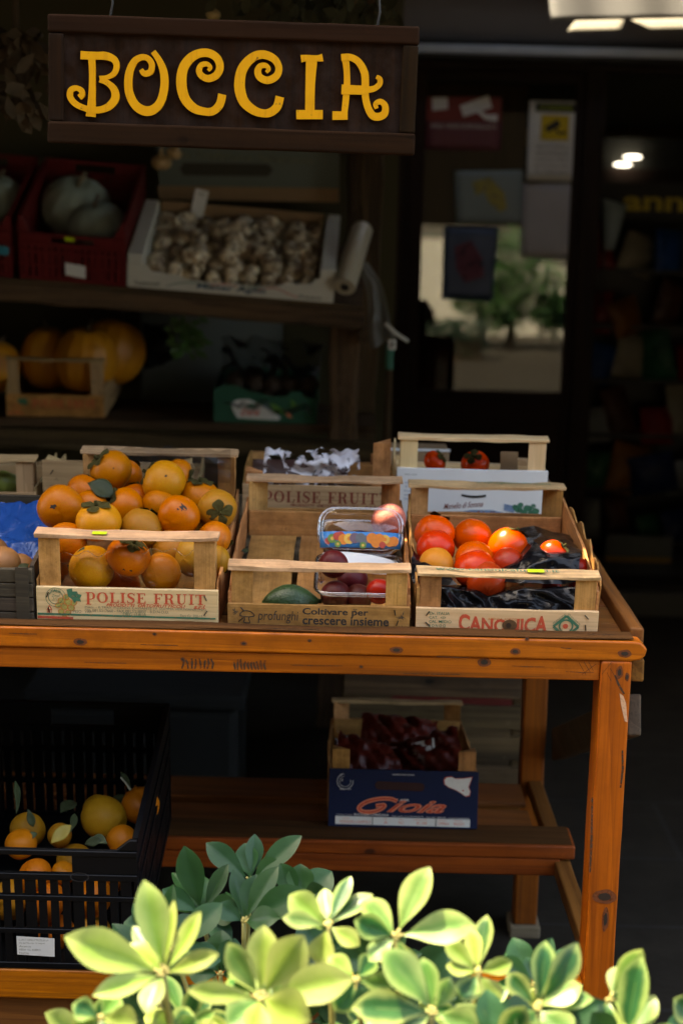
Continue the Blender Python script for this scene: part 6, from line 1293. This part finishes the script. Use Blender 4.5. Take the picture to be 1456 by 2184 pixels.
# dried bunches hanging near the sign
DRY = leafmat('dried brown leaf', (.03, .02, .012), (.07, .045, .022), .8)
def bunch(label, px, py, Y, ht, wd, n, seed, mt, sz=.05):
    c = at(px, py, Y); o = thing('dried_bunch', label, 'dried plant', c); rs_ = random.Random(seed); mb = MB()
    for k in range(n):
        t = rs_.random(); b_ = Vector((rs_.gauss(0, wd * (.25 + .45 * t * (1 - t) * 4) * .5), rs_.gauss(0, wd * .35), -ht * t)); d_ = Vector((rs_.uniform(-1, 1), rs_.uniform(-1, 1), rs_.uniform(-1.6, .2))).normalized() * sz * rs_.uniform(.6, 1.3)
        leaf_mb(mb, b_, b_ + d_, sz * .55, (rs_.uniform(-1, 1), -1, rs_.uniform(-1, 1)), rs_.uniform(-.4, .4), .3, 4, 2)
    mb.build('leaves', mt, o, smooth=True); MB().tube([(0, 0, -ht * .6), (.01, 0, 0), (0, 0, max(.05, CZ - c.z - .002))], [.006, .008, .003]).build('stalks', mt, o)
bunch('dark dried plant bunch hanging left of the sign', 25, 60, 3.6, .17, .13, 130, 1, DRY)
bunch('dark dried foliage hanging from the canopy above the right half of the sign', 690, -30, 3.7, .07, .30, 160, 2, leafmat('dusty dark leaf', (.02, .022, .012), (.05, .05, .025), .8), .04)
c = at(455, 32, 3.9); o = thing('onion', 'pale onion hanging above the left half of the sign', 'onion', c, (0, 0, 0), 'onions hanging above the garlic box'); MB().lathe([(a_ * .017, z_ * .017) for a_, z_ in gprof], 24).build('bulb', plain('straw onion skin', (.42, .30, .12), .45, .2, 20), o, smooth=True); MB().tube([(0, 0, .015), (0, 0, max(.05, CZ - c.z - .002))], .002, 6).build('dry_stalk', DRY, o)

# ------------------------------------------------------------------ shrubs in the foreground
def shrub_mat(name, green, pale, r0, r1, trans=.45, green2=None):
    """variegated leaf: green heart, pale margin"""
    M = NM(name); rim = M.n('ShaderNodeAttribute', attribute_name='rim').outputs['Fac']; v = M.obj(rnd=0)
    n = M.noise(v, 28, 4, .6); f = M.step(M.math('ADD', rim, M.math('MULTIPLY', M.math('SUBTRACT', n, .5), .9)), r0, r1)
    c = M.mix(f, M.mix(M.noise(v, 60, 3), green, green2 or tuple(q * 1.5 for q in green)), pale)
    vein = M.step(rim, .05, .0); c = M.mix(M.math('MULTIPLY', vein, .35), c, pale)
    c = M.hsv(c, .22, .015, .0)
    M.set(Base_Color=c, Roughness=.42, Specular_IOR_Level=.35)
    t = M.n('ShaderNodeBsdfTranslucent', {'Color': M.mix(.0, c, (1, 1, 1))}); x = M.n('ShaderNodeMixShader', {0: trans}); M.l(M.b.outputs[0], x.inputs[1]); M.l(t.outputs[0], x.inputs[2]); M.l(x.outputs[0], M.out.inputs[0])
    M.bump(M.noise(v, 120, 3), .12, .002); return M.m
PALEL = shrub_mat('pale lime leaf', (.13, .215, .030), (.29, .355, .10), .1, .85)
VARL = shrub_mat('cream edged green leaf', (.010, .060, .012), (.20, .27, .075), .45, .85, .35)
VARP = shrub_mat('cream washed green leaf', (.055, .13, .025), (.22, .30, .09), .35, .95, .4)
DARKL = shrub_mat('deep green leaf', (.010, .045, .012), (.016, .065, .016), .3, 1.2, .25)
STEM = plain('green brown stem', (.25, .22, .06), .6, .2, 30)
LEAFM = {'p': PALEL, 'v': VARL, 'w': VARP, 'd': DARKL}
def extra(leaves, rs_, cx, cy):
    out = list(leaves)
    for l in leaves:
        if rs_.random() < .45:
            dx, dy = l[0] - cx, l[1] - cy; a = rs_.uniform(-.45, .45); s_ = rs_.uniform(.5, .85)
            out.append((cx + s_ * (dx * cos(a) - dy * sin(a)), cy + s_ * (dx * sin(a) + dy * cos(a)), l[2] + rs_.uniform(.02, .06), l[3] * rs_.uniform(.5, .75), rs_.choice((l[4], 'v', 'd') if l[4] != 'd' else 'd'), rs_.uniform(-.2, .4)))
    return out
def shrub(name, label, root, whorls, group=None):
    """whorls: (centre px,py,Y, [(tip px, py, dY, width px, kind, curl)])"""
    o = thing(name, label, 'shrub', root, group=group); R = Vector(root); rs_ = random.Random(len(whorls))
    for (cx, cy, cY, leaves) in whorls:
        c = at(cx, cy, cY); leaves = extra(leaves, rs_, cx, cy)
        q = spline([tuple(R + Vector((rs_.uniform(-.03, .03), rs_.uniform(-.02, .02), .05))), tuple(R.lerp(c, .5) + Vector((rs_.uniform(-.04, .04), 0, -.03))), tuple(c)], 6)
        MB().tube([Vector(p) - R for p in q], [.006 - .003 * i / len(q) for i in range(len(q))], 7).build('stem', STEM, o, smooth=True)
        for kind in 'pvwd':
            sub = [l for l in leaves if l[4] == kind]
            if not sub: continue
            for (tx, ty, dY, wpx, _, curl) in sub:
                t = at(tx, ty, cY + dY); t = c + (t - c) * rs_.uniform(.90, 1.14); w_ = rs_.uniform(.78, 1.06) * 1.08 * wpx * mpp(tx, ty, cY)
                d = t - c; nr = Vector((rs_.uniform(-.55, .55) - d.x * 2, -.7 + rs_.uniform(-.3, .3), .65 + rs_.uniform(-.4, .3)))
                b0 = c + d * .10
                mb = MB(); leaf_mb(mb, b0 - R, t - R, w_, nr, curl, .22, 12, 8, .64, .015); leaf_o = mb.build('leaf', LEAFM[kind], o, smooth=True)
                MB().tube([c - R, b0 - R + Vector((0, 0, .001))], [.0022, .0016], 6).build('leaf_stalk', STEM, leaf_o, smooth=True)
    return o
YA = 1.72
shrub('variegated_shrub', 'pale lime leaved shrub in full sun at the lower left of the foreground', (-.13, 1.78, .02), [
 (350, 2078, YA, [(312, 1888, .03, 84, 'p', .15), (150, 2000, -.02, 92, 'p', .1), (430, 1952, .02, 56, 'p', -.1), (466, 2030, -.01, 44, 'p', .2), (196, 2118, -.05, 60, 'p', .2), (305, 2152, -.06, 50, 'w', .3), (372, 1915, .05, 26, 'p', .0), (240, 2092, .02, 40, 'w', .1)]),
 (555, 2128, YA - .03, [(410, 2112, -.02, 52, 'p', .1), (490, 2020, .02, 58, 'w', .1), (562, 1990, .03, 62, 'p', .1), (655, 1985, .02, 78, 'p', .1), (742, 2085, -.01, 86, 'p', .15), (668, 2182, -.05, 90, 'p', .2), (545, 2205, -.06, 60, 'p', .2), (480, 2190, -.04, 66, 'w', .2), (495, 2055, .06, 60, 'w', .1)]),
 (215, 2170, YA - .03, [(150, 2140, 0, 50, 'v', .1), (255, 2110, .03, 60, 'w', .1), (160, 2200, 0, 54, 'w', .1), (300, 2180, 0, 60, 'p', .1), (230, 2230, -.03, 60, 'v', .1), (275, 2160, .02, 50, 'w', .1)]),
 (370, 2215, YA, [(330, 2150, 0, 52, 'p', .1), (420, 2170, .01, 54, 'w', .1), (470, 2200, 0, 54, 'p', .1), (290, 2200, 0, 60, 'w', .1), (400, 2150, .04, 50, 'v', .1)])])
shrub('variegated_shrub', 'cream edged green shrub in full sun at the lower middle of the foreground', (.05, 1.80, .02), [
 (845, 1998, YA + .05, [(905, 1862, .03, 70, 'w', .1), (1004, 1968, -.01, 88, 'w', .2), (772, 1910, .03, 58, 'w', .1), (785, 2045, -.02, 50, 'w', .2), (760, 1965, 0, 50, 'v', .1), (880, 2085, -.03, 56, 'v', .2)]),
 (925, 2160, YA - .02, [(815, 2020, .02, 92, 'w', .1), (900, 2045, .03, 62, 'w', .1), (765, 2145, -.02, 74, 'v', .2), (965, 2080, .02, 50, 'w', .1), (1010, 2190, -.02, 70, 'w', .2), (830, 2220, -.04, 70, 'v', .2), (870, 2070, .05, 58, 'v', .1)]),
 (700, 1975, YA + .10, [(625, 1915, .02, 62, 'p', .1), (600, 1955, .0, 48, 'w', .1), (650, 1955, .04, 50, 'w', .1), (790, 1905, .03, 54, 'v', .1), (745, 1870, .04, 44, 'v', .1), (690, 1890, .05, 40, 'w', .1), (760, 2010, -.02, 50, 'p', .2), (680, 2050, -.02, 56, 'p', .2)]),
 (760, 2090, YA + .03, [(700, 2040, .02, 50, 'p', .1), (800, 2030, .03, 52, 'v', .1), (830, 2100, .0, 54, 'w', .1), (720, 2150, -.02, 56, 'v', .1), (790, 2170, -.02, 60, 'd', .1), (690, 2095, 0, 44, 'w', .1)]),
 (1020, 2075, YA + .06, [(940, 1995, .02, 50, 'p', .1), (1035, 1960, .04, 56, 'v', .05), (1005, 1985, .03, 46, 'p', .1), (1098, 2050, .0, 46, 'p', .15), (955, 2060, 0, 44, 'p', .1), (985, 2130, -.02, 56, 'v', .1), (1060, 2140, -.02, 50, 'p', .1)])])
shrub('variegated_shrub', 'cream edged green shrub in full sun at the lower right of the foreground', (.24, 1.78, .02), [
 (1145, 2150, YA, [(1085, 2080, .02, 52, 'v', .1), (1165, 2015, .03, 66, 'v', .2), (1230, 2028, .02, 74, 'v', .35), (1270, 2118, -.01, 52, 'w', .3), (1240, 2090, .0, 64, 'w', .3), (1070, 2150, -.02, 60, 'd', .1), (1100, 2215, -.04, 76, 'w', .1), (1210, 2215, -.04, 80, 'w', .1)]),
 (1300, 2130, YA + .02, [(1368, 2006, .02, 50, 'w', -.35), (1335, 2052, .03, 60, 'w', .1), (1280, 2215, -.03, 86, 'v', .2), (1392, 2190, -.03, 84, 'w', .3), (1200, 2180, -.02, 80, 'd', .2)]),
 (1330, 2230, YA - .02, [(1360, 2060, .02, 78, 'v', .05), (1395, 2120, .03, 62, 'w', .1), (1450, 2205, 0, 60, 'v', .1), (1260, 2160, 0, 64, 'd', .1)]),
 (1500, 2190, YA + .03, [(1438, 2130, .0, 66, 'v', .1), (1420, 2190, -.02, 56, 'd', .1), (1470, 2100, .02, 56, 'v', .1)]),
 (1050, 2235, YA - .03, [(980, 2150, .02, 70, 'v', .1), (1040, 2120, .03, 70, 'd', .1), (1120, 2150, .0, 72, 'v', .1), (1170, 2200, 0, 60, 'w', .1), (940, 2210, 0, 66, 'd', .1)])])
YB = 2.28
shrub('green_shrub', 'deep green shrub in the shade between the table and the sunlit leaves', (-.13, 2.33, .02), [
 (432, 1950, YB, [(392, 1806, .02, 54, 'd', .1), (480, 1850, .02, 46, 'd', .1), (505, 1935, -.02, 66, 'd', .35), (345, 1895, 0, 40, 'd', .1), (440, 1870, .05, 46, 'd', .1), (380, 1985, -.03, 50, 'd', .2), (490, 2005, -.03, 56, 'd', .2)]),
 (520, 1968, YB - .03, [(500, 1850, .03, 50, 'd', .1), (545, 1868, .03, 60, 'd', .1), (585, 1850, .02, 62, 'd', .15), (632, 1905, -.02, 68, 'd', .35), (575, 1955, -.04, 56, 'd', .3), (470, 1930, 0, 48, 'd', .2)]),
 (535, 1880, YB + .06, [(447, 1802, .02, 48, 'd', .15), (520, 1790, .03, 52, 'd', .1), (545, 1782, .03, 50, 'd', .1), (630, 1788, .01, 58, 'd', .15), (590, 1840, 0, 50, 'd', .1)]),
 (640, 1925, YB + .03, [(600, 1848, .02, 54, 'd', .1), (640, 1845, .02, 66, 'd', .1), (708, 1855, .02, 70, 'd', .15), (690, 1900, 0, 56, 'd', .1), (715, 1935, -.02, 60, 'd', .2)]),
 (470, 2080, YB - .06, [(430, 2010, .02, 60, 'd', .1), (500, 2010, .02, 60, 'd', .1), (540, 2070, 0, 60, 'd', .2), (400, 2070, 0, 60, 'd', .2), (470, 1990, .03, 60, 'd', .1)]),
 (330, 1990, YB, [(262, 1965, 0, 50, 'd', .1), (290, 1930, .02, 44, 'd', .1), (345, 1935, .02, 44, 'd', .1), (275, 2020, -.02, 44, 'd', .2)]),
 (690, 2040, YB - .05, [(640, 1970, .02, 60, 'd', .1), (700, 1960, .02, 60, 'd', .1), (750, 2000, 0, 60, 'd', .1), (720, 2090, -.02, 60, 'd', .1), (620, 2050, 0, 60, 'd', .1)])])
# denser foliage low between the hand placed leaves
def filler(name, label, root, n, seed, xr, yr, Y0, kinds, sz):
    rs_ = random.Random(seed); wl = []
    for k in range(n):
        cx, cy = rs_.uniform(*xr), rs_.uniform(*yr); lv = []; a0 = rs_.uniform(0, 6.28); m_ = rs_.randint(5, 8)
        for j in range(m_):
            a = a0 + 2 * pi * j / m_ + rs_.uniform(-.3, .3); l_ = sz * rs_.uniform(.6, 1.25)
            lv.append((cx + l_ * cos(a), cy - l_ * .75 * sin(a) - .25 * l_, rs_.uniform(-.02, .04), l_ * rs_.uniform(.36, .52), rs_.choice(kinds), rs_.uniform(-.1, .4)))
        wl.append((cx, cy, Y0 + rs_.uniform(-.02, .10), lv))
    shrub(name, label, root, wl)
filler('variegated_shrub', 'small leaved variegated shrub filling the bottom edge behind the big sunlit leaves', (.16, 1.86, .02), 8, 5, (640, 1180), (2080, 2240), 1.86, 'vvdpd', 85)
filler('variegated_shrub', 'small pale shrub at the bottom edge below the pale lime leaves', (-.20, 1.86, .02), 5, 9, (180, 640), (2150, 2240), 1.80, 'vwpp', 95)
filler('green_shrub', 'dark green shrub low behind the variegated leaves', (.0, 2.08, .02), 16, 8, (300, 1160), (2000, 2200), 2.12, 'd', 110)
# planter the shrubs grow from
pl_ = thing('planter', 'long grey stone planter holding the foreground shrubs', 'planter', (0, 1.95, 0))
struct_ = MB().bx(-1.6, 1.6, -.32, -.28, 0, .22).build('front_side', GROUND, pl_, bevel=.006)
MB().bx(-1.6, 1.6, .48, .52, 0, .22).build('back_side', GROUND, pl_, bevel=.006); MB().bx(-1.6, -1.56, -.279, .479, 0, .22).build('end_side', GROUND, pl_, bevel=.006); MB().bx(1.56, 1.6, -.279, .479, 0, .22).build('end_side', GROUND, pl_, bevel=.006)
MB().bx(-1.559, 1.559, -.279, .479, 0, .17).build('soil', plain('dark potting soil', (.04, .028, .018), .9, .4, 40, .6), pl_)

hd = thing('stand_in_hedge', 'low dark hedge added as a dark shape mirrored low in the door glass', 'hedge', (1.05, -3.2, 0))  # hedge added in place of a dark car-like shape in the mirror image
mb = MB(); rs4 = random.Random(6)
for k in range(900):
    p = Vector((rs4.uniform(-.45, .35), rs4.uniform(-.15, .15), .05 + .32 * rs4.random() ** .7)); d = Vector((rs4.uniform(-1, 1), rs4.uniform(-1, 1), rs4.uniform(-.3, 1))).normalized() * .06; s_ = d.cross(Vector((.2, .5, .8))).normalized() * .02
    mb.add([p, p + d * .5 + s_, p + d, p + d * .5 - s_], [(0, 1, 2, 3)])
mb.build('foliage', leafmat('hedge leaf', (.012, .03, .014), (.03, .05, .03)), hd); MB().bx(-.4, .3, -.1, .1, 0, .2).build('stems', LOGW[2], hd)
# small tree across the street, mirrored in the door glass
tt = thing('street_tree', 'small bushy tree across the street, mirrored in the door glass', 'tree', (1.75, -4.5, -0.12))
MB().tube([(0, 0, 0), (.03, 0, .3), (-.02, .02, .7), (.02, 0, 1.0)], [.06, .05, .04, .02], 10).build('trunk', LOGW[2], tt, smooth=True)
mb = MB(); rs3 = random.Random(4)
for k in range(2400):
    cl = rs3.choice(((-.35, 0, .7, .28), (.3, .1, .75, .3), (0, 0, 1.05, .3), (-.1, .1, .55, .25), (.45, 0, .5, .2)))
    p = Vector((rs3.gauss(0, 1), rs3.gauss(0, 1), rs3.gauss(0, 1))).normalized() * cl[3] * 1.15 * rs3.random() ** .4 + Vector(cl[:3]); d = Vector((rs3.uniform(-1, 1), rs3.uniform(-1, 1), rs3.uniform(-1, 1))).normalized() * .09; s_ = d.cross(Vector((.2, .5, .8))).normalized() * .025
    mb.add([p, p + d * .5 + s_, p + d, p + d * .5 - s_], [(0, 1, 2, 3)])
mb.build('crown', leafmat('street tree leaf', (.015, .045, .012), (.03, .07, .018)), tt)
